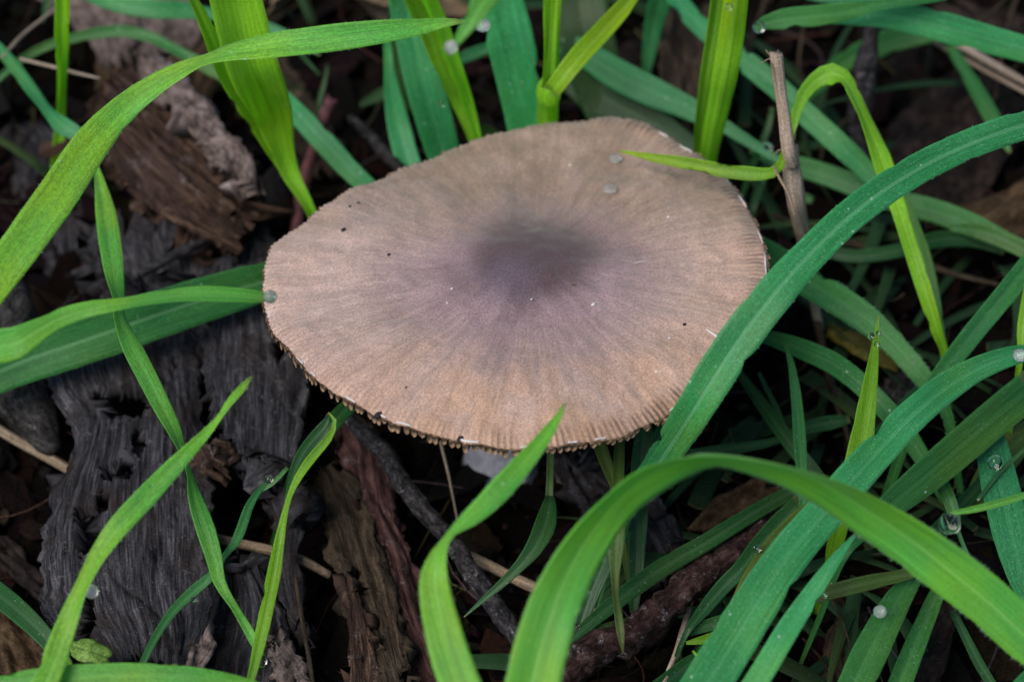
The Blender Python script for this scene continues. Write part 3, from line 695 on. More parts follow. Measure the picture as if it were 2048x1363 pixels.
piece('dark brown dead leaf in the gap beside the forked shoot', 'dead leaf', 'dead_leaf',
      '1200 130; 1230 100; 1270 70', '1220 240; 1290 230; 1330 190', [0.5, 0.5, 0.5], 'darkleaf', thick=0.05, crack=0.0, convex=0, group='dead leaves')
piece('broad dark brown dead leaf cupped above the long arching blade', 'dead leaf', 'dead_leaf',
      '1735 330; 1770 240; 1830 170; 1900 120', '1880 450; 1960 380; 2020 300; 2070 210', [0.7, 0.9, 0.8], 'darkleaf', thick=0.06, crack=0.0, convex=0, curl=-0.5, lumps=0.3, vein=True, group='dead leaves')
piece('reddish dark dead leaf in shade under the long arching blade', 'dead leaf', 'dead_leaf',
      '1880 430; 1950 400; 2060 350', '1900 490; 1980 500; 2070 490', [0.8, 0.9, 0.8], 'deadleaf', thick=0.05, crack=0.0, convex=0, lumps=0.3, group='dead leaves')
piece('dark dead leaf at the upper corner over the blue-green leaf', 'dead leaf', 'dead_leaf',
      '1880 60; 1960 90; 2070 140', '1900 -10; 1980 10; 2080 40', [0.7, 0.8, 0.8], 'darkleaf', thick=0.05, crack=0.0, convex=0, lumps=0.3, group='dead leaves')
piece('small olive-yellow dead leaf beside the pointed upright blade', 'dead leaf', 'dead_leaf',
      '1655 665; 1690 690; 1740 720; 1790 738', '1680 655; 1730 668; 1780 690; 1797 712', [1.2, 1.2, 1.1], 'yellowleaf', thick=0.05, crack=0.0, convex=0.03, lumps=0.1, group='dead leaves')
piece('grey rough bark lump behind the pointed upright blade', 'bark flake', 'bark_flake',
      '1740 800; 1760 850; 1770 900', '1830 690; 1860 740; 1840 820', [0.7, 0.7, 0.7], 'speck', thick=0.3, jag=0.4, group=BW)
piece('rust brown dead leaf at the lower corner beside the dark green leaf', 'dead leaf', 'dead_leaf',
      '-40 1200; -30 1290; 0 1400', '60 1240; 90 1300; 120 1400', [0.6, 0.8, 0.8], 'deadleaf', thick=0.05, crack=0.0, convex=0, vein=True, group='dead leaves')
piece('dark leathery strip lying left of the worm-holed plank', 'bark strip', 'bark_strip',
      '-20 1110; 30 1150; 80 1200; 130 1240', '10 1060; 60 1120; 120 1180; 170 1230', [0.9, 0.9, 0.9], 'darkleaf', thick=0.15, group=BW)
piece('dark brown curved leaf strip between the lower green leaves', 'dead leaf', 'dead_leaf',
      '1790 1390; 1830 1300; 1870 1210; 1900 1150', '1880 1390; 1900 1310; 1915 1240; 1925 1160', [0.8, 0.8, 0.8], 'darkleaf', thick=0.1, crack=0.05, group='dead leaves')
piece('dark fibrous wood piece beside the torn wide leaf', 'wood splinter', 'wood_splinter',
      '1610 1390; 1640 1290; 1680 1210', '1740 1390; 1730 1310; 1740 1230', [0.6, 0.6, 0.6], 'strip', thick=0.2, jag=0.3, group=BW)
piece('dark bark piece in the shade beyond the arching lime leaf', 'bark flake', 'bark_flake',
      '0 260; 40 330; 60 420; 90 520', '150 250; 190 330; 180 430; 175 560', [0.3, 0.4, 0.4], 'bark', thick=0.3, jag=0.4, group=BW)
piece('dark wood piece in the shade behind the thick lime shoot', 'wood splinter', 'wood_splinter',
      '410 90; 460 180; 530 260; 570 350', '500 60; 600 150; 660 240; 700 330', [0.5, 0.5, 0.5], 'strip', thick=0.3, jag=0.3, group=BW)
piece('small ragged brown flake lodged at the wood plank gap', 'wood flake', 'wood_flake',
      '390 905; 400 935; 420 950', '430 890; 465 905; 478 930', [1.9, 1.9, 1.8], 'rot', thick=0.15, jag=0.6, lumps=0.3, res=0.03, group=BW)
# thin dry stalks
for lab, pts, hs in (
  ('thin dry stalk behind the thick lime shoot', '1538 -20 10; 1510 60 10; 1475 140 9; 1440 220 9; 1410 290 8', [1.5, 1.0, 0.6]),
  ('pale dry grass stalk crossing the upper corner', '1850 50 18; 1900 78 18; 1970 120 16; 2060 170 14', [2.0, 2.1, 2.0]),
  ('second pale dry stalk just below the crossing one', '1870 85 10; 1950 130 10; 2060 190 9', [1.8, 1.8]),
  ('thin upright dry stalk near the upper corner', '2040 -20 9; 2020 40 9; 2000 130 8; 1990 200 8', [1.8, 1.2]),
  ('fine dry stalk leaning below the blue-green leaf', '1935 60 7; 1990 20 7; 2025 -20 6', [2.0, 2.2]),
  ('brown dry stalk passing under the arched dark leaf', '1625 610 16; 1638 660 17; 1650 720 16; 1665 780 16; 1690 850 14; 1700 920 12', [1.2, 1.2, 0.9]),
  ('thin buff stalk lying under the long arching blade', '1545 430 12; 1630 465 13; 1720 490 14; 1800 510 13; 1900 545 12; 2000 570 9', [1.2, 1.2, 1.0]),
  ('hair-thin dry stem hanging beside the torn leaf', '1658 1190 5; 1680 1230 5; 1695 1270 5; 1705 1310 4', [1.2, 1.0]),
  ('tan dry stalk leaning on the lumpy root', '1378 1215 11; 1365 1260 12; 1350 1310 12; 1325 1370 11', [1.6, 1.6]),
  ('thin dark stem rising beside the torn dry stalk', '1610 180 6; 1598 130 6; 1606 60 6; 1612 10 5', [1.0, 1.5]),
  ('fine curled rootlet near the fallen brown stalk', '1610 790 4; 1635 775 5; 1660 772 5; 1690 790 4', [1.3, 1.3]),
  ('fine dark stalk standing below the cap edge', '880 880 6; 895 940 6; 905 990 5; 915 1040 5', [1.4, 0.8]),
  ('thin dark stalk along the lower splinter', '590 1150 9; 600 1210 10; 610 1270 10; 622 1340 10; 628 1390 9', [1.6, 1.5]),
):
    stick(lab, 'dry stalk', 'dry_stalk', pts, hs, 'stalk' if 'pale' in lab or 'tan' in lab else 'strip', bump=0.06, sides=8, group='thin dry stalks')

def broken_stalk():
    c = at(1590, 330, 3)
    e = empty('broken_stalk', (c.x, c.y, 0), 'broken dry brown grass stalk with a frayed hollow top, standing beside the cap', 'dry stalk')
    tube('stem', '1552 105 27; 1558 160 25; 1568 230 25; 1577 300 27; 1586 330 25', [6.6, 6.1, 5.5, 5.0], 'stalk', parent=e, bump=0.03, sides=16, ragged=0.10, cap_open=True)
    tube('sheath', '1582 290 27; 1584 340 37; 1592 400 37; 1602 450 31; 1612 500 27; 1625 580 22; 1640 660 18', [5.0, 4.6, 3.4, 2.2, 1.0], M['stalk'], parent=e, bump=0.06, sides=16)
    for p in ('1556 112 3; 1538 118 3; 1522 126 2', '1550 104 3; 1538 108 3; 1532 100 2', '1540 102 2; 1543 125 3; 1552 170 3', '1583 300 5; 1560 300 4; 1546 312 2', '1586 282 3; 1592 260 2; 1600 240 1.5', '1548 330 4; 1556 350 6; 1575 385 6; 1590 430 4'):
        tube('frayed_fibre', p, [6.5 if p.startswith('15') and float(p.split()[1]) < 200 else 5.2], M['straw'], parent=e, sides=6, bump=0.05)
    tube('bud_scar', '1604 419 9; 1612 421 11', [3.3, 3.3], M['straw'], parent=e, sides=10, ragged=0.02)
broken_stalk()

# ------------------------------------------------------------------ the mushroom
CAPC = Vector((0.0, 0.0, 4.6)); TILT = math.radians(9.5)
CX = R.copy(); CY = Vector((0, math.cos(TILT), -math.sin(TILT))); CZ = Vector((0, math.sin(TILT), math.cos(TILT)))
def on_cap(px, py, lift=0.0):
    r = ray(px, py); t = (CAPC + CZ * lift - CAM).dot(CZ) / r.dot(CZ); p = CAM + r * t - CAPC
    return p.dot(CX), p.dot(CY)
OUT = '1535 530; 1533 570; 1525 605; 1508 645; 1485 680; 1455 712; 1425 745; 1390 778; 1345 812; 1295 842; 1235 866; 1160 882; 1100 888; 1050 889; 990 884; 920 872; 860 858; 790 838; 740 815; 690 790; 655 768; 620 738; 600 715; 575 690; 555 668; 538 640; 528 600; 527 560; 531 515; 541 488; 552 470; 583 457; 605 440; 635 420; 660 402; 698 380; 722 364; 760 358; 768 345; 790 332; 835 318; 880 300; 925 280; 965 266; 1005 258; 1045 250; 1075 240; 1110 237; 1145 238; 1190 233; 1212 232; 1240 240; 1278 242; 1300 252; 1335 268; 1368 290; 1400 305; 1440 328; 1462 348; 1478 368; 1492 395; 1508 428; 1520 460; 1530 495'
op = [on_cap(x, y) for x, y in parse(OUT)]
oth = np.array([math.atan2(y, x) for x, y in op]); orr = np.array([math.hypot(x, y) for x, y in op])
o_ = np.argsort(oth); oth, orr = oth[o_], orr[o_]
oth = np.concatenate([oth - 2 * math.pi, oth, oth + 2 * math.pi]); orr = np.tile(orr, 3)
def r_out(th):
    th = (th + math.pi) % (2 * math.pi) - math.pi
    return float(np.mean([np.interp(th + d, oth, orr) for d in (-0.05, -0.02, 0, 0.02, 0.05)]))
UX, UY = on_cap(1062, 512, 0.38)                        # the umbo sits a little off centre
NTH, NR, NG = 1200, 90, 240
def cap_z(th, rho):
    """height of the skin above the cap plane"""
    r = rho * r_out(th); x, y = r * math.cos(th), r * math.sin(th)
    d = math.hypot(x - UX, y - UY)
    z = 0.20 * (1 - rho ** 2) + 0.27 * math.exp(-(d / 0.92) ** 2) - 0.05 * math.exp(-((d - 1.9) / 0.7) ** 2)
    z += 0.07 * rho ** 2 * noise.noise(Vector((math.cos(th) * 1.6, math.sin(th) * 1.6, 4))) + 0.10 * noise.fractal(Vector((x * 0.55, y * 0.55, 7)), 0.8, 2, 4)
    z += 0.035 * rho ** 3 * noise.noise(Vector((math.cos(th) * 7, math.sin(th) * 7, 2)))
    z -= 0.07 * max(0, (rho - 0.93) / 0.07) ** 2
    return z
def mushroom():
    base = Vector((-0.25, -0.2, 0))
    e = empty('mushroom', base, 'large flat tan and greyish purple mushroom among grass leaves and bark', 'mushroom')
    co = CAPC
    rot = Matrix((CX, CY, CZ)).transposed()
    ths = np.linspace(0, 2 * math.pi, NTH, endpoint=False)
    def rim(th): 
        ro = r_out(th)
        nick = 0.035 * noise.fractal(Vector((math.cos(th) * 9, math.sin(th) * 9, 5)), 0.9, 2, 4)
        rough = 0.05 * max(0, math.sin(th) * 1.2 - 0.3) * noise.fractal(Vector((math.cos(th) * 40, math.sin(th) * 40, 8)), 0.8, 2, 3)
        return ro + nick + rough + 0.010 * math.sin(th * NG)
    rimr = [rim(t) for t in ths]
    verts, uv, faces = [], [], []
    for i in range(NR + 1):
        rho = (i / NR) ** 0.85
        for k, th in enumerate(ths):
            rr = rho * (r_out(th) * (1 - rho ** 12) + rimr[k] * rho ** 12)
            ux, uy = UX * (1 - rho) ** 1.0, UY * (1 - rho)
            x, y = ux * 0 + rr * math.cos(th), uy * 0 + rr * math.sin(th)
            stri = 0.007 * max(0, (rho - 0.93) / 0.07) * math.sin(th * NG)
            verts.append(Vector((x, y, cap_z(th, rho) + stri)))
            uv.append((th / (2 * math.pi), rho))
    # margin rolls under and the flesh closes beneath
    for rho, dz in ((0.995, -0.05), (0.975, -0.085), (0.90, -0.12), (0.6, -0.30), (0.3, -0.42), (0.12, -0.45)):
        for k, th in enumerate(ths):
            rr = rho * rimr[k]; verts.append(Vector((rr * math.cos(th), rr * math.sin(th), cap_z(th, rho) + dz))); uv.append((th / (2 * math.pi), 0.999))
    rows = NR + 7
    for i in range(rows - 1):
        for k in range(NTH):
            k2 = (k + 1) % NTH; a, b = i * NTH + k, i * NTH + k2
            faces.append((a, a + NTH, b + NTH, b) if i else (a, a + NTH, b + NTH, b))
    # cap in its own frame so that the material can use distance from the umbo
    def put(name, vs, fs, mt, uvd=None, smooth=True, kind=None, shift=(0, 0, 0)):
        s = Vector(shift)
        o = build(name, [v - s for v in vs], fs, mt, None, smooth, uvd, origin=(0, 0, 0))
        o.parent = e
        o.matrix_basis = Matrix.Translation((co - base) * U) @ rot.to_4x4() @ Matrix.Translation(s * U)
        if kind: o['kind'] = kind
        return o
    me_faces = faces
    put('cap', verts, me_faces, M['cap'], uv, shift=(UX, UY, 0))
    # gills
    gv, gf = [], []
    for gk in range(NG):
        th = 2 * math.pi * (gk + 0.5) / NG + rng.gauss(0, 0.008); ro = rim(th) + 0.035 - abs(rng.gauss(0, 0.014))
        inner = 0.14 if gk % 2 == 0 else (0.45 if gk % 4 == 1 else 0.7)
        nseg = 8; t2 = 0.046 + 0.016 * rng.random(); tx, ty = -math.sin(th), math.cos(th); b0 = len(gv)
        msk = 0.45 + 0.55 * max(0.0, math.cos(th + 2.05)) ** 2
        if rng.random() < 0.12: msk *= 0.6
        edge = 0.15 * msk + 0.06 * noise.noise(Vector((math.cos(th) * 6, math.sin(th) * 6, 3))) + 0.05 * rng.random()
        for i in range(nseg + 1):
            f = 1 - i / nseg; rho = inner + (1 - inner) * (1 - (1 - f) ** 1.6) if False else inner + (1 - inner) * f
            r_ = ro * rho; zt = cap_z(th, rho * 0.995) - 0.03 - min(0.2, 0.9 * (1 - rho))
            dep = edge + 0.35 * math.sin(min(1, (1 - rho) * 1.6) * math.pi / 2)
            if i == 0: dep = edge * 0.9
            for sg in (-1, 1):
                gv.append(Vector((r_ * math.cos(th) + tx * t2 * sg, r_ * math.sin(th) + ty * t2 * sg, zt)))
            gv.append(Vector((r_ * math.cos(th) + tx * t2 * 0.8, r_ * math.sin(th) + ty * t2 * 0.8, zt - dep + 0.045)))
            gv.append(Vector((r_ * math.cos(th), r_ * math.sin(th), zt - dep)))
            gv.append(Vector((r_ * math.cos(th) - tx * t2 * 0.8, r_ * math.sin(th) - ty * t2 * 0.8, zt - dep + 0.045)))
        for i in range(nseg):
            a = b0 + i * 5; ring = [0, 1, 2, 3, 4]
            for q in range(5):
                q1 = (q + 1) % 5; gf.append((a + ring[q], a + ring[q1], a + 5 + ring[q1], a + 5 + ring[q]))
        gf.append(tuple(b0 + q for q in (0, 1, 2, 3, 4))); gf.append(tuple(b0 + nseg * 5 + q for q in (4, 3, 2, 1, 0)))
    put('gills', gv, gf, M['gill'], smooth=True, kind='stuff')
    # stem: from the ground to the flesh
    sv, sf = [], []; n, sd = 26, 28
    top = co + CZ * (-0.3)
    for i in range(n + 1):
        t = i / n; c = base.lerp(top, t) + Vector((0.06 * math.sin(t * 3), -0.04 * math.sin(t * 5), 0)) - Vector((0, 0, 0.15 * (1 - t)))
        r_ = 0.50 + 0.22 * (1 - t) ** 3 + 0.18 * max(0, t - 0.85) / 0.15
        for k in range(sd):
            a = 2 * math.pi * k / sd; f = 1 + 0.05 * noise.fractal(Vector((math.cos(a) * 2, math.sin(a) * 2, t * 2)), 1, 2, 3)
            sv.append(c + Vector((math.cos(a), math.sin(a), 0)) * r_ * f)
    for i in range(n):
        for k in range(sd):
            k2 = (k + 1) % sd; sf.append((i * sd + k, i * sd + k2, (i + 1) * sd + k2, (i + 1) * sd + k))
    build('stem', sv, sf, M['stem'], e, True)
    # white remnants and torn bits on the margin and skin
    def th_of(px, py):
        x, y = on_cap(px, py, 0.1); return math.atan2(y, x), math.hypot(x, y)
    def streak(name, p0, p1, w, mat, lift=0.012, thick=0.02):
        r0 = random.Random(int(p0[0] * 7 + p0[1])); vs_, fs_ = [], []; n_ = 9
        for i in range(n_):
            t = i / (n_ - 1); px, py = p0[0] + (p1[0] - p0[0]) * t, p0[1] + (p1[1] - p0[1]) * t
            th, rr_ = th_of(px, py); rho = min(rr_ / r_out(th), 0.997); rr_ = rho * r_out(th)
            z = cap_z(th, rho) + lift; x, y = rr_ * math.cos(th), rr_ * math.sin(th)
            dx_, dy_ = p1[0] - p0[0], -(p1[1] - p0[1]) / 0.65; l_ = math.hypot(dx_, dy_) + 1e-6; sx_, sy_ = -dy_ / l_, dx_ / l_
            ww = w / 245.0 * (math.sin(math.pi * min(1, max(0.06, t * 0.94 + 0.03))) ** 0.6) * r0.uniform(0.6, 1.2)
            for q in range(6):
                a = math.tau * q / 6
                vs_.append(Vector((x + sx_ * ww * math.cos(a), y + sy_ * ww * math.cos(a), z + thick * math.sin(a) + 0.004 * r0.random())))
        for i in range(n_ - 1):
            for q in range(6):
                q1 = (q + 1) % 6; fs_.append((i * 6 + q, i * 6 + q1, (i + 1) * 6 + q1, (i + 1) * 6 + q))
        fs_.append(tuple(range(6))[::-1]); fs_.append(tuple((n_ - 1) * 6 + q for q in range(6)))
        return put(name, vs_, fs_, mat)
    for a, b, w in (((1478, 372), (1494, 396), 5), ((1515, 445), (1526, 480), 4), ((1530, 500), (1533, 545), 5), ((1528, 585), (1518, 615), 4), ((1500, 655), (1490, 672), 4),
                    ((1318, 262), (1336, 270), 3), ((1360, 284), (1384, 298), 3.5), ((1412, 660), (1452, 682), 8), ((1340, 806), (1382, 782), 5),
                    ((1195, 876), (1222, 874), 5), ((1140, 886), (1162, 884), 5), ((915, 872), (955, 882), 8), ((780, 842), (812, 850), 6), ((676, 788), (690, 806), 5),
                    ((598, 735), (620, 742), 5), ((1455, 708), (1462, 700), 5), ((740, 832), (756, 836), 4), ((1040, 888), (1062, 889), 3), ((575, 705), (590, 716), 4)):
        streak('veil_fragment', a, b, w * 0.8, M['veil'])
    for a, b, w in (((1142, 584), (1151, 584), 4),):
        streak('brown_stain', a, b, w, M['browncrumb'], 0.006, 0.012)
    return put, streak
put_on_cap, cap_streak = mushroom()
def cap_point(px, py, lift=0.0):
    x, y = on_cap(px, py, 0.15); th, rr_ = math.atan2(y, x), math.hypot(x, y)
    z = cap_z(th, min(1, rr_ / r_out(th)))
    x, y = on_cap(px, py, z + lift)
    return CAPC + CX * x + CY * y + CZ * (z + lift)
def blob(name, c, r, mat, sq=(1, 1, 1), nz=0.0, seg=14, up=Vector((0, 0, 1))):
    verts, faces = [], []; rows = max(5, seg // 2)
    bx = up.orthogonal().normalized(); by = up.cross(bx)
    for i in range(rows + 1):
        ph = math.pi * i / rows
        for k in range(seg):
            a = math.tau * k / seg; v = Vector((math.sin(ph) * math.cos(a) * sq[0], math.sin(ph) * math.sin(a) * sq[1], math.cos(ph) * sq[2]))
            v *= 1 + nz * noise.noise(v * 2.1 + c * 3)
            verts.append(c + (bx * v.x + by * v.y + up * v.z) * r)
    for i in range(rows):
        for k in range(seg):
            k2 = (k + 1) % seg; faces.append((i * seg + k, (i + 1) * seg + k, (i + 1) * seg + k2, i * seg + k2))
    o = build(name, verts, faces, mat, smooth=True)
    import bmesh
    bm = bmesh.new(); bm.from_mesh(o.data); bmesh.ops.remove_doubles(bm, verts=bm.verts, dist=1e-7); bm.to_mesh(o.data); bm.free()
    return o
for lab, x, y, r in (('black crumb near the upper margin of the cap, largest of those on the skin', 687, 459, 5.5), ('dark crumb below and beside the largest skin crumb', 778, 509, 4),
                     ('dark crumb on the cap skin beside the long arching blade', 1369, 648, 4), ('dark crumb on the skin near the tan front, tiny', 812, 774, 2.5),
                     ('dark crumb on the front margin beside white fragments', 922, 876, 9), ('dark crumb on the front margin near the short pointed leaf', 1030, 879, 6),
                     ('dark crumb on the scalloped front margin above the gills', 757, 829, 9), ('dark crumb on the front margin past the pointed leaf', 1200, 869, 6),
                     ('faint dark crumb near the purple centre', 1068, 485, 2), ('tiny dark crumb near the torn upper margin', 717, 405, 3), ('tiny dark crumb beside the torn upper margin notch', 700, 412, 3)):
    o = blob('soil_crumb', cap_point(x, y, 0.01), r / 122.6, M['crumb'], (1.2, 0.8, 0.5), 0.5, 10, CZ); setp(o, lab, 'crumb', 'dark crumbs on the mushroom cap')
for lab, x, y, r in (('white speck on the cap above the purple centre edge', 1140, 330, 3), ('white speck on the cap toward the striped margin', 1337, 433, 3.5), ('white chip on the skin below the purple centre', 1187, 608, 5),
                     ('pale speck on the skin near the lower striped margin, upper one', 1339, 675, 3), ('pale speck on the skin near the lower striped margin, middle one', 1313, 742, 4), ('pale speck on the skin near the lower striped margin, lowest one', 1337, 779, 3.5),
                     ('tiny white speck beside the bluish centre', 894, 605, 2.5), ('tiny white speck just above the bluish centre edge', 904, 577, 3), ('pink-white speck below the centre', 1063, 598, 2.5)):
    o = blob('white_speck', cap_point(x, y, 0.01), r / 122.6, M['veil'], (1.2, 0.8, 0.5), 0.5, 10, CZ); setp(o, lab, 'speck', 'white specks on the mushroom cap')
def hair(label, x0, y0, x1, y1):
    a, b = cap_point(x0, y0, 0.02), cap_point(x1, y1, 0.03); m = (a + b) / 2 + Vector((0, 0, 0.02))
    vs_, fs_ = [], []
    for i, (p, r) in enumerate(((a, .002), (m, .008), (b, .002))):
        for q in range(5):
            an = math.tau * q / 5; vs_.append(p + Vector((0, math.cos(an), math.sin(an))) * r)
    for i in range(2):
        for q in range(5): fs_.append((i * 5 + q, i * 5 + (q + 1) % 5, (i + 1) * 5 + (q + 1) % 5, (i + 1) * 5 + q))
    setp(build('white_hair', vs_, fs_, M['veil']), label, 'hair')
hair('fine white hair lying on the cap skin', 1265, 527, 1294, 522)

def undergrowth():
    r = random.Random(77); verts, faces, uv, uv2 = [], [], [], []; made = 0
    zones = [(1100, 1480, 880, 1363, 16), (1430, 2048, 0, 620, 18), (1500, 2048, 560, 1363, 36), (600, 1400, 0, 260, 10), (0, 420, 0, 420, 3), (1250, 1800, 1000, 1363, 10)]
    for x0, x1, y0, y1, cnt in zones:
        for _ in range(cnt):
            p = at(r.uniform(x0, x1), r.uniform(y0, y1), 0.3); p.z = r.uniform(0.1, 1.1)
            a = r.uniform(0, math.tau); L = r.uniform(1.8, 5.0); w = r.uniform(0.12, 0.36); n = 10; el = r.uniform(0.0, 0.5); cv = r.gauss(0, 0.05); b0 = len(verts); ell = r.uniform(0, 50)
            if p.x < 4.4 and math.hypot(p.x, p.y) < 4.0: el = min(el, 0.15)
            for i in range(n):
                t = i / (n - 1); ww = w * (1 - t ** 2) + 0.012; s = Vector((-math.sin(a), math.cos(a), r.uniform(-0.02, 0.02)))
                for f in (-0.5, 0, 0.5):
                    verts.append(p + s * ww * f + Vector((0, 0, 0.3 * ww * abs(f)))); uv.append((ww * f, ell)); uv2.append((2 * f, t))
                ell += L / n
                p = p + Vector((math.cos(a) * math.cos(el), math.sin(a) * math.cos(el), math.sin(el))) * (L / n); el -= 0.09; a += cv; p.z = min(p.z, 1.9)
            for i in range(n - 1):
                for k_ in range(2):
                    a0 = b0 + i * 3 + k_; faces.append((a0, a0 + 1, a0 + 4, a0 + 3))
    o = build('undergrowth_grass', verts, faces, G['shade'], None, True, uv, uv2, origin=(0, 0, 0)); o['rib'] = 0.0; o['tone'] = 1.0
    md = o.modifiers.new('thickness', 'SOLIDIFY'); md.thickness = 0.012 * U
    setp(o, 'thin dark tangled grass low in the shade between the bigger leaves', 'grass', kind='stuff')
undergrowth()

def cap_dust():
    r = random.Random(4); vs_, fs_ = [], []
    for k in range(150):
        if k < 70: px, py = r.gauss(712, 26), r.gauss(412, 14)
        else: px, py = r.uniform(560, 1500), r.uniform(260, 870)
        x, y = on_cap(px, py, 0.15)
        if math.hypot(x, y) > 0.96 * r_out(math.atan2(y, x)): continue
        c = cap_point(px, py, 0.004); s = r.uniform(0.003, 0.008); b0 = len(vs_)
        e1 = CX * s * r.uniform(0.6, 2.2); e2 = CY * s * r.uniform(0.6, 1.4); e3 = CZ * s * 0.7; an = r.uniform(0, 3.1)
        a1 = e1 * math.cos(an) + e2 * math.sin(an); a2 = e2 * math.cos(an) - e1 * math.sin(an)
        vs_ += [c + a1, c - a1, c + a2, c - a2, c + e3, c - e3]
        for f in ((0, 2, 4), (2, 1, 4), (1, 3, 4), (3, 0, 4), (2, 0, 5), (1, 2, 5), (3, 1, 5), (0, 3, 5)): fs_.append(tuple(b0 + q for q in f))
    setp(build('cap_dust', vs_, fs_, M['crumb'], None, False), 'fine dark grit scattered thinly on the mushroom skin', 'grit', kind='stuff')
cap_dust()
# ------------------------------------------------------------------ living grass
gr = grass
# upper left ------------------------------------------------
gr('broad bright leaf arching across the upper corner to a blurred tip over the log', '-60 640 83.6; -10 565 88; 50 480 98.6; 115 390 98.6; 185 285 91.5; 250 215 73.9; 320 163 49.3; 370 137 33.4; 410 120 21.1; 460 105 33.4; 520 95 45.8; 600 84 52.8; 680 74 54.6; 760 64 47.5; 840 54 33.4; 890 46 19.4; 930 42 5.3', [7.0, 7.8, 8.4, 8.8, 9.0, 9.0], 'bright', fold=0.10, root=1, rib=0.2, tone=1.10)
e = empty('grass_shoot', at(640, 450, 0.0), 'thick lime grass shoot rising at the upper cap margin under the arching leaf', 'grass shoot', 'lime grass shoots')
pblade(e, 'leaf', '462 -70 104; 468 -20 105; 486 60 108; 508 140 108; 530 190 96; 548 235 78; 562 290 54; 580 345 40; 606 392 30; 622 422 24', [8.0, 6.8, 5.4, 4.0, 3.0, 2.6], 'lime', 'wide folded leaf', root=2, fold=0.5, rib=0, tone=1.15)
pblade(e, 'leaf', '372 -30 16; 397 20 24; 420 70 34; 440 115 44; 460 155 50; 488 202 52; 516 245 48; 546 295 40; 578 350 30; 604 392 24; 620 420 18', [7.6, 6.4, 5.2, 4.0, 2.9, 2.5], 'lime', 'narrower outer leaf', root=2, fold=0.35, roll=12, tone=1.05)
gr('narrow upright lime leaf near the upper corner crossing the dry stem', '126 -40 28; 125 20 30; 124 80 30; 124 130 22; 122 180 18; 120 240 20; 116 300 24; 112 345 22', [6.2, 5.0, 3.6, 2.4, 1.4], 'lime', root=2, fold=0.4, tone=1.35)
gr('blue-green leaf slanting in from the side with a sharp kink below the dry stem', '-50 60 26; -5 95 30; 30 135 31; 62 178 31; 88 212 26; 104 232 34; 125 252 46; 155 270 40; 185 292 30; 200 320 20', [3.2, 3.4, 3.4, 3.3], 'teal', fold=0.1)
gr('thin twisted drooping leaf hanging over the planks with a dew drop at its tip', '192 330 10; 200 365 22; 212 430 42; 222 500 44; 230 560 36; 236 600 24; 238 630 24; 262 690 42; 295 755 44; 325 815 40; 350 865 30; 368 915 12; 380 950 14; 392 1000 32; 412 1060 40; 428 1115 34; 440 1165 26; 470 1215 18; 500 1265 22; 518 1300 18; 530 1314 6', [4.4, 4.4, 4.2, 3.9, 3.5, 3.0, 2.6], 'bright', fold=0.14)
gr('short blurred bright leaf reaching to the cap margin with a white drop on its tip', '-90 735 50; -50 712 66; -5 692 72; 30 686 70; 75 660 54; 120 635 40; 180 618 34; 240 608 24; 300 597 24; 360 589 28; 420 587 32; 480 590 28; 515 593 24; 543 595 12', [7.0, 7.4, 7.6, 7.4, 7.0], 'bright', fold=0.08, root=1)
gr('broad dark leaf with a pale midrib running under the cap margin', '-80 780 80; -20 750 92; 60 716 100; 150 686 102; 260 648 102; 360 614 98; 450 586 90; 530 562 80; 610 540 66; 700 515 40', [2.4, 2.6, 2.8, 2.8, 2.7, 2.3], 'mid', fold=0.15, rib=1.0, thick=0.02)
gr('twisted bright leaf rising from the lower corner to a tip above the wood plank', '75 1400 57; 95 1355 55.2; 118 1290 51.5; 142 1225 40.5; 160 1180 31.3; 190 1120 38.6; 235 1055 55.2; 285 1000 60.7; 330 952 55.2; 372 908 42.3; 410 868 27.6; 440 832 14.7; 462 800 20.2; 482 778 22.1; 497 760 12.9; 503 752 4.6', [4.0, 4.6, 5.2, 5.6, 5.8, 5.8], 'bright', fold=0.12, root=1, tone=1.10)
gr('short lime leaf standing beside the base of the twisted bright leaf', '140 1400 34; 132 1345 30; 124 1300 20; 128 1260 14; 148 1215 14; 165 1185 5', [3.0, 3.6, 3.9], 'lime', root=1, fold=0.2)
gr('slender green leaf curving up to a dew drop below the cap margin', '268 1360 12; 285 1325 15; 310 1275 18; 345 1222 24; 388 1180 30; 425 1148 24; 450 1110 14; 470 1085 22; 485 1050 22; 497 1015 20; 515 985 16; 540 958 8', [2.2, 2.6, 2.9, 3.1, 3.1], 'mid', fold=0.12, root=1)
e = empty('grass_shoot', at(500, 1390, 0.0), 'slim upright lime shoot with a hooked tip in front of the grey plank', 'grass shoot', 'lime grass shoots')
pblade(e, 'leaf', '490 1400 16; 505 1345 18; 520 1280 26; 535 1210 28; 549 1140 28; 560 1075 20; 570 1025 12; 582 985 12; 602 945 20; 632 905 24; 656 878 18; 669 852 10; 668 835 7; 657 824 3', [2.6, 3.2, 3.8, 4.2, 4.4], 'lime', root=1, fold=0.2)
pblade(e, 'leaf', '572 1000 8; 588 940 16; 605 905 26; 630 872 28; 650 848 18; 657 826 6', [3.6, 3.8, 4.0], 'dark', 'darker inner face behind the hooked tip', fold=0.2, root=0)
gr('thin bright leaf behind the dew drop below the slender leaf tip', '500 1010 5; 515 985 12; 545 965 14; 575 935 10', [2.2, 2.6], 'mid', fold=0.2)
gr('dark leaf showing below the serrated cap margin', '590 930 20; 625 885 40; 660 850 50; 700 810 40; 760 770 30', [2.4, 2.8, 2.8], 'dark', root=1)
gr('wide green leaf lying along the bottom edge of the picture', '-60 1372 30; 20 1362 36; 110 1352 42; 220 1348 46; 330 1350 46; 420 1357 38; 500 1370 26; 580 1395 8', [3.6, 4.0, 4.0, 3.6], 'bright', fold=0.1, root=0, thick=0.02)
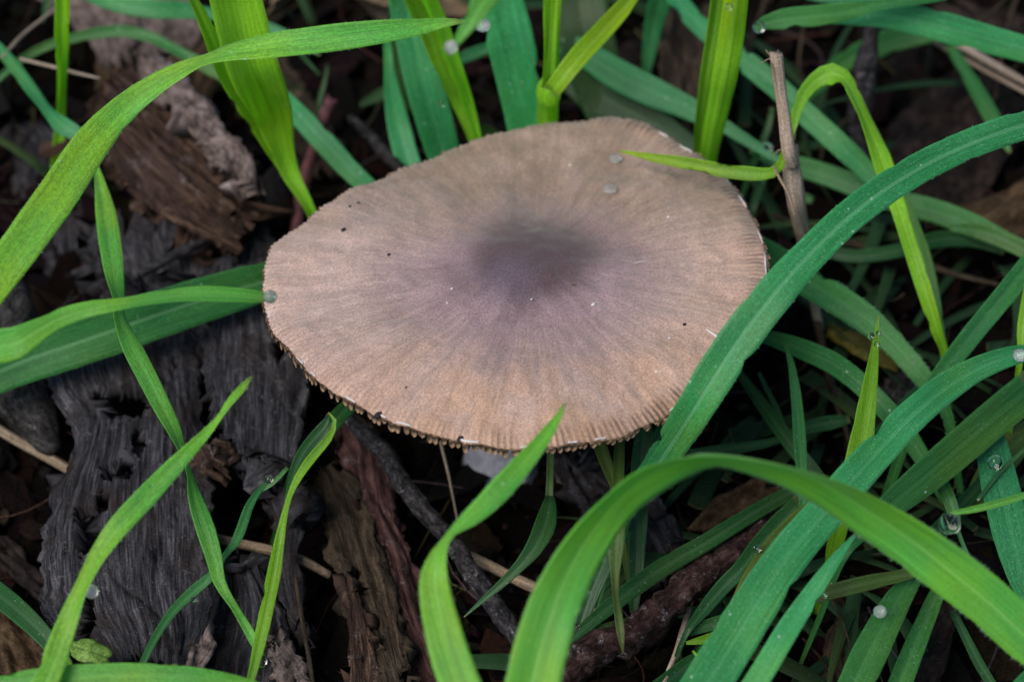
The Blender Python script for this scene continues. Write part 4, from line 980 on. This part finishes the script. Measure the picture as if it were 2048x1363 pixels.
gr('dark green leaf at the lower corner running under the bright twisted leaf', '-70 1130 56; -20 1175 60; 30 1215 60; 80 1262 54; 120 1310 40; 150 1360 24', [1.8, 2.2, 2.0], 'dark', fold=0.2)
gr('thin green leaf arching over the tan dead leaf', '-30 190 10; 0 155 16; 45 118 20; 100 90 20; 165 72 22; 235 62 24; 300 74 24; 355 102 24; 410 132 30; 470 168 34; 540 215 40', [2.2, 2.8, 3.0, 2.9, 2.5], 'mid', fold=0.15)
gr('wide blue-green leaf entering the gap between lime shoot and cap', '500 150 40; 555 190 50; 605 238 60; 655 292 62; 702 342 58; 752 388 48; 830 450 30', [2.8, 2.8, 2.5, 2.0], 'teal', fold=0.12, tone=1.15)
gr('blue-green leaf along the upper edge passing behind the lime shoot', '120 -60 24; 175 -15 34; 235 6 38; 310 18 38; 390 22 32; 460 34 26; 540 58 26; 590 80 20; 640 110 6', [3.2, 3.4, 3.2, 3.0], 'teal', fold=0.12)
gr('thin dark leaf at the upper corner near the pale dry stem', '100 -20 20; 92 15 14; 85 45 5', [3.0, 2.6], 'dark')
gr('small dull leaf tip in the dark gap beside the lime shoot', '640 150 4; 612 120 10; 590 95 12', [2.0, 2.4], 'dark', root=0)
# upper middle --------------------------------------------
gr('wide blue-green leaf behind the cap, beside the two-ribbed lime shoot', '800 -70 66; 808 -15 70; 825 60 76; 845 150 80; 866 230 78; 885 300 70; 905 370 50', [6.0, 5.0, 4.0, 3.0, 2.0], 'teal', fold=0.14, root=2, tone=1.30)
gr('narrow blue-green leaf with a pinched top beside the wide one', '770 60 10; 775 90 16; 778 135 20; 785 190 34; 797 250 46; 812 310 50; 835 370 44', [3.8, 3.2, 2.4, 1.8], 'teal', fold=0.3, root=2, tone=1.30)
gr('dark leaf in the shade behind the narrow pinched leaf', '788 -30 22; 790 40 26; 795 110 30; 803 170 24', [3.0, 2.0, 1.2], 'dark', root=2)
gr('broad pale blue-green leaf standing behind the cap centre', '985 -70 84; 1000 -10 90; 1018 70 98; 1033 140 92; 1045 210 82; 1055 280 70; 1062 350 50', [6.0, 5.0, 4.0, 3.0, 2.0], 'teal', fold=0.06, root=2, tone=1.50)
e = empty('grass_shoot', at(960, 330, 0.0), 'two-ribbed yellow-green shoot dipping behind the upper cap margin', 'grass shoot', 'lime grass shoots')
pblade(e, 'leaf', '802 -70 36; 815 -30 36; 832 10 37; 853 55 36; 872 105 34; 893 155 30; 912 200 26; 930 240 21; 944 280 16', [7.2, 6.0, 4.8, 3.6, 2.8], 'lime', 'outer half of the shoot', root=2, fold=0.3, roll=-14, tone=1.0)
pblade(e, 'leaf', '835 -70 34; 846 -30 34; 862 10 34; 882 55 34; 900 105 32; 918 155 28; 934 200 24; 946 240 19; 957 282 14', [7.4, 6.2, 5.0, 3.8, 3.0], 'lime', 'inner half of the shoot', root=2, fold=0.5, roll=24, tone=1.45)
gr('blurred green leaf hanging close to the lens with a pale drop', '1010 -80 70; 985 -30 64; 962 10 52; 940 45 38; 920 75 24; 905 96 12', [12.4, 12.2, 11.8], 'bright', fold=0.1)
e = empty('grass_shoot', at(1097, 330, 0.0), 'forked lime grass shoot with a swollen node behind the cap', 'grass shoot', 'lime grass shoots')
tube('stalk', '1097 182 44; 1096 200 42; 1095 230 42; 1095 270 42; 1096 330 40; 1098 400 38', [4.2, 3.6, 2.9, 0.2], G['lime'], parent=e, bump=0.02, sides=18)['tone'] = 1.3
tube('node', '1099 160 34; 1098 175 50; 1097 188 52; 1096 200 44', [4.6, 4.2], G['lime'], parent=e, bump=0.05, sides=18)['tone'] = 1.3
pblade(e, 'leaf', '1108 -60 40; 1106 -10 38; 1103 60 33; 1101 120 30; 1099 175 34', [6.8, 5.6, 4.6], 'lime', 'upright folded leaf', fold=0.5, tone=1.15)
pblade(e, 'leaf', '1120 -60 12; 1112 -10 14; 1108 50 14; 1104 110 16; 1101 165 20', [7.0, 5.8, 4.7], 'lime', 'rolled inner leaf', fold=0.5, tone=1.15)
pblade(e, 'leaf', '1300 -50 34; 1268 -8 38; 1230 35 50; 1200 68 54; 1165 105 56; 1138 138 50; 1115 168 46; 1102 185 40', [5.6, 5.4, 5.2, 4.7], 'lime', 'side leaf leaning away from the fork', fold=0.4, roll=-10, tone=1.15)
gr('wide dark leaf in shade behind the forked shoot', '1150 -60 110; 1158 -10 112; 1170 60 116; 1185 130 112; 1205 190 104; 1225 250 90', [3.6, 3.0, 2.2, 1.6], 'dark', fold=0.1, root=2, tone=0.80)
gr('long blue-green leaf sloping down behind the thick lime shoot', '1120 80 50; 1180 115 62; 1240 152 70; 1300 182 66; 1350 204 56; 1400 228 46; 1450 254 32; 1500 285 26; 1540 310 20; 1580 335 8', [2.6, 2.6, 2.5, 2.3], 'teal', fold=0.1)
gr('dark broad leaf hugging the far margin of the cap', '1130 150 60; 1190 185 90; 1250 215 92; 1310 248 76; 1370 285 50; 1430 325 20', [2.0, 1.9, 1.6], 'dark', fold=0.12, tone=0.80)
gr('narrow dark leaf standing in the black gap above the sloping leaf', '1328 -40 46; 1318 10 46; 1308 50 38; 1300 95 30; 1294 135 20; 1291 160 12', [3.6, 2.6, 1.8, 1.4], 'teal', fold=0.2, root=2)
e = empty('grass_shoot', at(1415, 360, 0.0), 'thickest lime grass shoot, a rolled tube standing at the far cap margin', 'grass shoot', 'lime grass shoots')
pblade(e, 'leaf', '1480 -60 50; 1472 0 50; 1463 70 52; 1450 150 52; 1438 210 46; 1426 265 42; 1418 310 36', [7.4, 6.4, 5.2, 4.0, 3.0], 'lime', 'broad wrapping leaf', root=2, fold=-0.45, tone=1.15)
pblade(e, 'leaf', '1446 -60 36; 1438 0 36; 1428 70 34; 1414 150 30; 1405 210 24; 1398 260 20; 1394 300 14', [7.0, 6.0, 4.9, 3.8, 2.9], 'lime', 'inner folded leaf', root=2, fold=0.4, roll=15, tone=0.95)
gr('long green leaf slanting down from the top edge behind the broken stalk', '1290 -80 40; 1330 -35 46; 1380 30 52; 1440 85 56; 1500 130 58; 1560 180 60; 1620 236 62; 1680 290 62; 1730 338 56; 1780 392 40', [3.2, 3.3, 3.2, 2.8, 2.2], 'teal', fold=0.12, rib=0.3)
gr('long mid-green leaf running below the slanting one under the long arching blade', '1500 300 12; 1545 318 30; 1600 333 42; 1660 352 46; 1730 378 50; 1800 404 48; 1870 422 50; 1940 448 50; 2000 476 42; 2070 512 36', [1.6, 1.8, 1.8, 1.7], 'mid', fold=0.12)
gr('slim yellow-green stem beside the cap above the curled leaf', '1545 215 10; 1535 260 14; 1518 300 16; 1500 345 16; 1488 380 12; 1475 420 10', [2.6, 2.2, 1.4, 0.8], 'dark', root=2)
gr('thin lime blade lying over the cap edge and curling up', '1238 302 3; 1270 308 10; 1310 316 18; 1360 324 24; 1410 334 28; 1460 342 30; 1510 348 28; 1545 345 24; 1562 328 20; 1570 300 14; 1573 270 6', [4.5, 4.7, 4.9, 5.0, 5.1, 5.2], 'lime', fold=0.1)
gr('lime leaf looping over in an arch beside the broken stalk', '1586 280 6; 1588 250 14; 1596 215 24; 1612 182 34; 1640 155 42; 1668 148 44; 1692 160 34; 1708 190 26; 1725 225 24; 1742 265 30; 1760 310 40; 1778 360 42; 1795 410 34; 1815 475 32; 1838 545 34; 1858 610 30; 1875 665 24; 1888 700 18', [4.6, 5.0, 5.3, 5.3, 4.8, 4.0, 3.2, 2.2], 'lime', fold=0.14, root=2, tone=1.15)
gr('darker green leaf tucked beside the looping lime leaf', '1800 380 20; 1822 440 30; 1845 510 34; 1862 580 32; 1875 640 24; 1885 690 14', [2.8, 2.4, 1.6], 'mid', fold=0.2, root=2)
gr('green leaf folded at the upper corner with a dew drop on its rounded tip', '1512 54 14; 1530 46 28; 1570 38 42; 1630 32 42; 1690 24 36; 1740 14 24; 1800 4 20; 1860 -6 26; 1930 -25 30', [5.2, 5.4, 5.4, 5.2], 'mid', fold=0.12)
gr('pale blue-green leaf crossing the upper corner beside the folded one', '1660 44 8; 1700 34 34; 1760 30 50; 1830 40 60; 1900 58 62; 1980 80 58; 2070 104 54', [4.9, 4.9, 4.7, 4.4], 'teal', fold=0.08, tone=1.25)
gr('blue-green leaf along the top edge behind the folded leaf', '1570 -30 20; 1630 -12 30; 1700 -6 34; 1780 -8 34; 1880 -20 30', [4.2, 4.2], 'teal')
gr('green leaf slanting behind the dark knobbly twig', '1560 232 14; 1620 186 30; 1680 130 46; 1740 98 52; 1800 76 50; 1860 66 40; 1920 60 20', [1.6, 1.9, 2.2, 2.4], 'mid', fold=0.15, root=0)
gr('narrow blue-green leaf hanging down to the long arching blade', '1888 70 12; 1905 100 22; 1935 150 30; 1965 200 36; 1990 245 36; 2008 282 20; 2020 305 8', [2.0, 2.0, 1.8], 'mid', fold=0.15)
# right side ----------------------------------------------
gr('long broad arching blade with a pale midrib crossing from the cap to the side edge', '1255 1010 52.8; 1300 950 66.9; 1345 885 81; 1390 815 88; 1440 735 95; 1495 655 100.3; 1555 580 100.3; 1620 508 95; 1690 440 86.2; 1765 382 77.4; 1850 330 70.4; 1935 290 65.1; 2010 262 63.4; 2080 240 61.6', [2.8, 4.2, 5.6, 6.4, 7.0, 7.3, 7.5, 7.5, 7.4, 7.2], 'teal', fold=0.14, rib=1.0, thick=0.022, root=1, tone=1.2)
gr('wide mid-green leaf arching down from behind the long blade', '1470 480 60; 1520 505 72; 1570 535 74; 1625 568 72; 1680 602 72; 1735 640 72; 1785 685 66; 1830 735 56; 1865 780 44; 1895 830 26', [2.0, 2.3, 2.5, 2.4, 1.9], 'mid', fold=0.1, root=2)
gr('narrower leaf arching below the wide mid-green one', '1500 665 20; 1555 680 34; 1610 700 44; 1665 725 50; 1715 762 56; 1760 805 58; 1800 850 52; 1832 895 44; 1870 960 30; 1890 1010 12', [2.2, 2.6, 2.8, 2.3, 1.6], 'mid', fold=0.12)
gr('short dark leaf behind the long blade and the buff stalk', '1640 500 20; 1700 512 26; 1760 508 28; 1820 495 30; 1880 478 34; 1950 480 30; 2010 500 22', [1.4, 1.5, 1.4], 'dark', fold=0.15)
gr('green leaf crossing the top of the shaded gap near the side edge', '1900 455 14; 1960 462 34; 2010 480 38; 2070 510 40', [2.2, 2.2], 'mid')
gr('straight green leaf slanting up to the side edge', '1830 830 30; 1868 770 42; 1910 712 50; 1955 655 54; 2005 595 56; 2070 515 58', [2.6, 2.9, 3.2, 3.6], 'mid', fold=0.3, root=1)
gr('pointed lime leaf standing upright in front of the arched dark leaf', '1690 1010 40; 1705 965 50; 1718 910 52; 1728 850 44; 1737 790 34; 1745 735 24; 1751 685 14; 1757 632 3', [2.6, 3.4, 4.2, 5.0], 'lime', fold=0.25, root=1)
o = gr('broad dewy blue-green leaf torn along its length, widest on the lower side', '1357 1456 112; 1407 1376 112; 1457 1296 112; 1510 1210 108; 1568 1122 103; 1634 1042 103; 1700 965 98; 1762 895 94; 1825 830 88; 1885 780 76; 1945 742 58; 2010 715 44; 2080 700 30', [3.8, 4.2, 4.6, 4.9, 5.0, 4.8, 4.4], 'teal', fold=0.03, rib=0.4, thick=0.024, root=1, tone=1.35)
pblade(o, 'torn_strip', '1425 1500 58; 1477 1419 58; 1527 1339 57; 1577 1256 54; 1624 1186 46; 1660 1134 34; 1690 1094 20; 1714 1064 5', [3.7, 4.1, 4.4, 4.7, 4.7], 'teal', 'narrow strip torn loose from the leaf', fold=0.04, tone=1.35)
gr('wide shaded leaf lying beside the broad dewy leaf', '1690 1110 20; 1740 1050 50; 1795 1000 76; 1855 950 90; 1920 895 96; 1990 835 96; 2070 770 96', [2.6, 2.8, 2.9, 2.9], 'mid', fold=0.18, rib=0.2, root=1)
gr('dark green leaf glimpsed under the crossing leaves near the grey bark', '1640 1020 30; 1700 950 44; 1760 880 54; 1815 815 54; 1860 765 40', [1.6, 1.6, 1.5], 'dark', fold=0.15, root=1)
gr('big lime arch of a leaf across the lower half, narrow at its crest', '2110 1325 128; 2050 1270 132; 1980 1205 130; 1900 1142 126; 1820 1082 116; 1745 1032 100; 1680 992 80; 1615 960 58; 1550 936 40; 1490 922 28; 1440 916 24; 1395 918 32; 1345 934 52; 1290 962 74; 1238 1004 90; 1190 1060 100; 1148 1125 106; 1112 1200 110; 1085 1280 112; 1066 1360 112; 1050 1440 110', [4.4, 5.2, 6.2, 7.2, 7.8, 7.8, 7.4, 6.8, 6.2, 5.6], 'bright', fold=0.22, roll=6, rib=0.8, thick=0.022, root=3, tone=1.10)
gr('lime leaf with a sharp twist, its tip pointing onto the front of the cap', '960 1460 87.4; 930 1390 87.4; 905 1325 83.6; 886 1260 76; 873 1200 66.5; 868 1150 55.1; 876 1110 36.1; 890 1082 19; 906 1062 22.8; 935 1040 43.7; 975 1004 62.7; 1015 962 64.6; 1050 922 53.2; 1080 886 39.9; 1103 854 26.6; 1120 826 13.3; 1131 805 3.8', [5.4, 6.0, 6.4, 6.6, 6.8, 6.9], 'bright', fold=0.08, thick=0.02, root=1, tone=1.25)
gr('pale withered leaf hanging tip-down behind the big lime arch', '1240 860 20; 1238 920 22; 1236 990 26; 1234 1050 32; 1232 1100 30; 1230 1150 18; 1233 1200 14; 1240 1250 18; 1243 1280 12; 1246 1305 3', [3.4, 3.4, 3.0, 2.6], 'olive', fold=0.2)
gr('dark upright leaf next to the pale withered hanging leaf', '1290 840 30; 1285 900 40; 1280 970 40; 1276 1040 38; 1273 1110 34; 1270 1180 26; 1267 1240 10', [3.2, 2.6, 1.8, 1.2], 'dark', fold=0.25)
gr('yellowish stem leaf just under the cap margin near the hanging leaf', '1190 860 24; 1205 905 28; 1222 950 24; 1235 990 16', [3.0, 2.6], 'olive', root=2)
gr('thin stem dropping from the cap margin to a drooping dark leaf', '1101 870 14; 1101 910 15; 1100 960 15; 1098 1005 16', [3.0, 2.4], 'olive')
gr('drooping dark leaf curving down behind the twisted lime leaf', '1100 990 16; 1097 1018 34; 1088 1055 46; 1068 1095 42; 1038 1132 32; 1005 1165 24; 970 1195 15; 928 1233 3', [2.6, 2.6, 2.3, 2.0], 'dark', fold=0.14)
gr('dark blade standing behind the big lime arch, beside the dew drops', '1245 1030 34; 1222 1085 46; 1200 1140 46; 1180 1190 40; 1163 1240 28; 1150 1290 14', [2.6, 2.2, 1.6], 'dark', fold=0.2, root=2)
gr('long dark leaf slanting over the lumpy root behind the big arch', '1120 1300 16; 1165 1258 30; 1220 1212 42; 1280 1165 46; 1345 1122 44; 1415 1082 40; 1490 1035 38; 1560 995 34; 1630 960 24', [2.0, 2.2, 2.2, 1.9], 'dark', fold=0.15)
gr('thin dark blade near the pale straw end', '1215 1130 8; 1206 1170 10; 1198 1200 8; 1192 1225 4', [1.6, 1.5], 'mid')
gr('mid-green leaf emerging above the lumpy root beside the torn leaf', '1370 1270 16; 1410 1215 34; 1450 1168 44; 1480 1140 46; 1520 1090 52; 1560 1045 56; 1605 1000 50', [2.0, 2.3, 2.4], 'dark', fold=0.15, root=1)
gr('olive leaf behind the broad dewy leaf', '1420 1400 44; 1450 1310 52; 1478 1230 54; 1508 1160 56; 1548 1098 60; 1592 1045 54; 1640 1000 36', [2.4, 2.8, 2.8], 'olive', fold=0.1, root=1)
gr('small yellow-green leaf below the lumpy root', '1372 1285 6; 1400 1280 16; 1440 1268 20; 1480 1252 12', [2.0, 2.1], 'lime')
gr('short dark green leaf stub near the lumpy root base', '1365 1270 10; 1395 1256 24; 1435 1244 28; 1470 1236 26', [1.9, 2.0], 'dark')
gr('thin bright blade beside the tan stalk at the lower edge', '1385 1300 6; 1410 1330 12; 1430 1355 14; 1450 1400 12', [1.8, 1.6], 'lime')
gr('dark leaf crossing low behind the broad dewy leaf bottom', '1300 1390 40; 1350 1350 46; 1400 1310 44; 1450 1270 30', [1.6, 1.6], 'dark', root=1)
gr('yellowish leaf reaching between the dewy leaf and the lime arch', '1620 1195 26; 1665 1182 32; 1720 1168 32; 1780 1155 28; 1840 1142 18', [3.2, 3.3, 3.2], 'olive', fold=0.2)
gr('dark green leaf with a blurred dew spot under the lime arch', '1680 1440 66; 1705 1380 74; 1735 1315 78; 1765 1255 72; 1795 1200 62; 1825 1155 48; 1860 1110 26', [2.8, 3.0, 3.0], 'mid', fold=0.18, root=1)
gr('narrow green leaf parallel to the one with the blurred dew spot', '1775 1440 46; 1795 1380 50; 1820 1315 48; 1845 1255 42; 1868 1200 36; 1895 1140 24', [2.3, 2.5, 2.5], 'mid', fold=0.18, root=1)
gr('broad blue-green leaf standing at the side edge below the wide shaded leaf', '1975 850 50; 1985 900 66; 1998 960 76; 2012 1020 78; 2028 1085 76; 2048 1150 70; 2080 1220 60', [2.4, 2.5, 2.4], 'teal', fold=0.1, rib=0.2, root=2)
gr('thin bright blade bent in from the side edge carrying the largest dew drop', '2110 965 8; 2060 986 14; 2010 1002 16; 1960 1015 15; 1925 1022 12; 1900 1026 6', [4.4, 4.5, 4.5], 'bright', fold=0.3)
gr('thin stem hanging below the largest dew drop', '1914 1055 9; 1925 1085 9; 1937 1115 10; 1948 1145 10; 1962 1175 8', [2.4, 2.2], 'mid')
gr('short pale leaf above the largest dew drop', '1862 925 16; 1878 955 30; 1895 990 30; 1908 1025 26; 1915 1060 12', [2.4, 2.4, 2.2], 'mid')
gr('dark leaf slanting behind the largest dew drop', '1990 935 30; 1945 985 36; 1900 1035 44; 1860 1085 48; 1820 1140 36', [1.8, 1.8, 1.7], 'dark', root=2)
gr('slender dark leaf in the shade below the lime arch near the corner', '1905 1220 16; 1930 1270 20; 1955 1320 24; 1985 1370 24; 2010 1410 20', [1.8, 1.8], 'dark')
gr('small green leaf corner at the lowest corner of the picture', '2000 1420 40; 2030 1385 50; 2070 1350 56; 2110 1320 50', [3.2, 3.4], 'teal')
gr('narrow lime leaf at the side edge above the broad dewy leaf tip', '2062 560 22; 2052 610 22; 2044 660 20; 2042 705 14', [3.8, 3.6, 3.2], 'lime', root=2)
gr('dull broad leaf in shade near the side edge', '2070 850 60; 2020 900 80; 1975 960 70; 1940 1010 40', [1.5, 1.5], 'olive', fold=0.1)
gr('thin leaf threading the dark gap near the side edge', '2070 880 10; 2030 915 12; 1990 955 12; 1955 1000 8', [2.6, 2.5], 'dark')
gr('narrow tapering leaf hanging beneath the arched leaves beside the cap', '1572 690 8; 1583 730 14; 1590 775 20; 1596 830 24; 1600 885 26; 1603 940 22; 1606 990 20; 1612 1045 14', [3.0, 2.8, 2.4], 'mid', fold=0.2)
gr('dark leaf sloping in shade behind the narrow tapering leaf', '1470 735 14; 1500 775 26; 1540 830 34; 1580 885 38; 1620 935 40; 1660 985 30', [1.7, 1.8, 1.6], 'dark', fold=0.15)
gr('thin dark blade close to the long arching blade lower side', '1518 745 8; 1535 780 12; 1553 815 12; 1570 855 8', [1.9, 1.8], 'dark')
gr('faint dark leaf curving above the lime arch crest', '1370 905 12; 1430 900 20; 1500 892 20; 1560 878 16; 1610 855 26; 1660 845 30; 1700 838 16', [1.6, 1.6], 'dark')
gr('dark upright leaf under the front cap margin beside the long blade', '1330 850 30; 1310 900 50; 1290 950 50; 1275 1000 30', [2.4, 1.8], 'dark', root=2)
gr('leaf sliver in shade between cap margin and long blade', '1520 495 40; 1530 560 60; 1520 620 50; 1500 690 30', [1.4, 1.2], 'dark')
gr('fine yellow-green blade behind the cap beside the red stalk', '655 130 4; 650 160 8; 642 190 10; 636 220 8', [2.0, 1.5], 'dark', root=2)
gr('dull mossy leaf low in the black gap between lime shoot and narrow leaf', '720 210 10; 750 195 24; 780 180 28; 810 160 20', [1.0, 1.2], 'dark')
gr('slim bluish leaf crossing behind the two-ribbed shoot', '900 125 16; 935 112 26; 970 98 24; 1000 85 12', [3.0, 3.2], 'teal')
gr('short leaf stub under the cap beside the two-ribbed shoot', '940 262 26; 975 266 30; 1000 275 20', [2.2, 2.0], 'dark')
gr('dark leaf at the far side of the looping lime leaf foot', '1590 330 12; 1540 320 18; 1525 360 20; 1505 420 16', [1.5, 1.0], 'dark', root=2)
gr('small round green tuft leaf beside the cap in shade', '1580 400 10; 1600 395 22; 1625 400 14', [1.2, 1.2], 'mid')

# small weed leaves at the bottom edge
def lobed(label, cx, cy, r, h, seedn, mat='weedleaf', lobes=5, ang=0.0, asp=0.55):
    rr = random.Random(seedn); verts, faces, uv = [], [], []; n = 60; c = at(cx, cy, h)
    verts.append(c); uv.append((0, 0)); rings = 6
    for i in range(1, rings + 1):
        for k in range(n):
            a = math.tau * k / n; rad = r / 122.6 * (1 - 0.16 * (0.5 + 0.5 * math.cos(a * lobes)) ** 2) * (i / rings)
            x, y = rad * math.cos(a), rad * math.sin(a) * asp; xr, yr = x * math.cos(ang) - y * math.sin(ang), x * math.sin(ang) + y * math.cos(ang)
            z = 0.03 * noise.noise(Vector((xr * 3, yr * 3, seedn))) - 0.04 * (i / rings) ** 3 - 0.03 * math.exp(-(y / 0.03) ** 2)
            verts.append(c + Vector((xr, yr, z))); uv.append((xr, yr))
    for k in range(n): faces.append((0, 1 + k, 1 + (k + 1) % n))
    for i in range(rings - 1):
        for k in range(n):
            a, b = 1 + i * n + k, 1 + i * n + (k + 1) % n; faces.append((a, a + n, b + n, b))
    o = build('weed_leaf', verts, faces, M[mat], None, True, uv); setp(o, label, 'weed leaf', 'small weed leaves')
    md = o.modifiers.new('thickness', 'SOLIDIFY'); md.thickness = 0.015 * U
lobed('small lobed yellow-green weed leaf beside the twisted leaf base', 178, 1298, 50, 2.4, 3, ang=-0.35)
lobed('tiny toothed weed leaf peeking over the bottom grass leaf', 335, 1340, 36, 3.0, 5, lobes=9, ang=0.1)

# ------------------------------------------------------------------ dew drops
for lab, x, y, h, r, sq in (
  ('largest clear dew drop hanging from the thin bent blade', 1899, 1047, 4.4, 21, 1.0), ('clear dew drop above the largest one, on a shaded leaf', 1990, 925, 3.0, 15, 1.15),
  ('white dew drop on the blurred leaf tip at the cap margin', 541, 593, 7.05, 13, 1.0), ('soft pale dew drop on the out-of-focus leaf near the lens', 902, 95, 11.9, 12, 1.0),
  ('clear dew drop beside the broad pale leaf at the top', 965, 50, 5.6, 17, 0.8), ('dew drop on the rounded tip of the folded upper leaf', 1518, 54, 5.45, 14, 0.9),
  ('small dew drop at the top of the thickest lime shoot', 1458, 15, 6.8, 9, 1.1), ('dew drop beside the cap next to the broken stalk', 1537, 292, 3.0, 11, 0.9),
  ('dew drop at the side of the pointed lime leaf', 1742, 671, 4.9, 7.5, 1.0), ('flat dew drop on the pointed lime leaf, upper one', 1757, 666, 5.0, 6, 1.0), ('flat dew drop on the pointed lime leaf, lower one', 1754, 688, 4.8, 6, 1.2),
  ('clear dew drop on the edge of the big lime arch', 1150, 1252, 5.6, 9, 1.0), ('bright dew drop at the pale straw end', 1186, 1208, 1.9, 8, 0.9), ('pale dew drop on the dark green leaf under the arch', 1760, 1222, 3.3, 13, 0.9),
  ('clear dew drop on the slender leaf tip below the cap', 538, 958, 3.25, 9, 1.0), ('pale dew drop beside the twisted leaf above the plank', 183, 1182, 4.3, 14, 1.0), ('small dew drop on the edge of the slender curving leaf', 388, 1198, 3.0, 6, 1.1),
  ('dew drop at the end of the thin drooping leaf', 522, 1322, 2.75, 12, 0.9), ('tiny dew drop on the wide leaf behind the cap', 882, 208, 4.1, 8, 1.2), ('dew drop at the tip of the front leaf on the cap', 1133, 812, 6.9, 4, 1.2),
  ('small dew drop on the dark leaf near the root', 1515, 1097, 2.9, 8, 1.0), ('small dew drop on the side of the broad dewy leaf', 1649, 1190, 4.9, 4.5, 1.0), ('dew drop at the side edge where the dewy leaf ends', 2040, 710, 5.0, 14, 0.8)):
    c = at(x, y, h); c = c + (CAM - c).normalized() * 0.03
    o = blob('dew_drop', c, r / 122.6, M['dew_bright' if 'white' in lab or 'pale' in lab or 'ends' in lab else 'dew'], (1, 1, sq), 0.05, 24); setp(o, lab, 'dew drop', 'dew drops on the grass')
for lab, x, y, r in (('round dew drop lying on the cap at the thin lime tip', 1231, 318, 14), ('flattened dew drop on the cap, lower of the two', 1221, 378, 17)):
    o = blob('dew_drop', cap_point(x, y, 0.03), r / 122.6, M['dew_bright'], (1, 1, 0.45), 0.06, 24, CZ); setp(o, lab, 'dew drop', 'dew drops on the mushroom cap')

# fine hairs on the edges of the nearest leaves
def fringe(o, label_kind, n, L):
    me = o.data; m_ = 18; cnt = len(me.vertices) // m_; r = random.Random(len(me.vertices)); vs_, fs_ = [], []
    co = np.zeros(len(me.vertices) * 3); me.vertices.foreach_get('co', co); co = co.reshape(-1, 3) / U; off = np.array(o.location) / U
    for k in range(n):
        f = r.uniform(0, cnt - 1.01); i = int(f); side = r.random() < 0.5
        ja, jb = (0, 2) if side else (8, 6)
        a = co[i * m_ + ja] * (1 - f + i) + co[(i + 1) * m_ + ja] * (f - i); b_ = co[i * m_ + jb] * (1 - f + i) + co[(i + 1) * m_ + jb] * (f - i)
        d = Vector(a - b_).normalized(); t = Vector(co[(i + 1) * m_ + ja] - co[i * m_ + ja]).normalized()
        d = (d + t * r.uniform(-0.2, 0.9) + Vector((r.gauss(0, .2), r.gauss(0, .2), r.gauss(0.2, .3)))).normalized() * L * r.uniform(0.5, 1.2)
        p0 = Vector(a) + Vector(off); w = t * 0.0035; b0 = len(vs_); q = d.cross(t).normalized() * 0.0035
        vs_ += [p0 - w, p0 + w, p0 + q, p0 + d]; fs_ += [(b0, b0 + 1, b0 + 3), (b0 + 1, b0 + 2, b0 + 3), (b0 + 2, b0, b0 + 3)]
    h = build('edge_hairs', vs_, fs_, M['hairs'], o, False); h['kind'] = 'stuff'
M['hairs'] = simple_mat('pale_leaf_hairs', (0.30, 0.48, 0.36), 0.5, 0.1, 5, 0.0)
for o in list(scene.objects):
    l = o.get('label', '')
    if l.startswith(('big lime arch', 'long broad arching blade')): fringe(o, 'h', 800 if l[0] == 'b' else 120, 0.05 if l[0] == 'b' else 0.025)
    elif l.startswith(('twisted bright leaf', 'lime leaf with a sharp', 'broad bright leaf', 'wide mid-green leaf arching')): fringe(o, 'h', 200, 0.035)
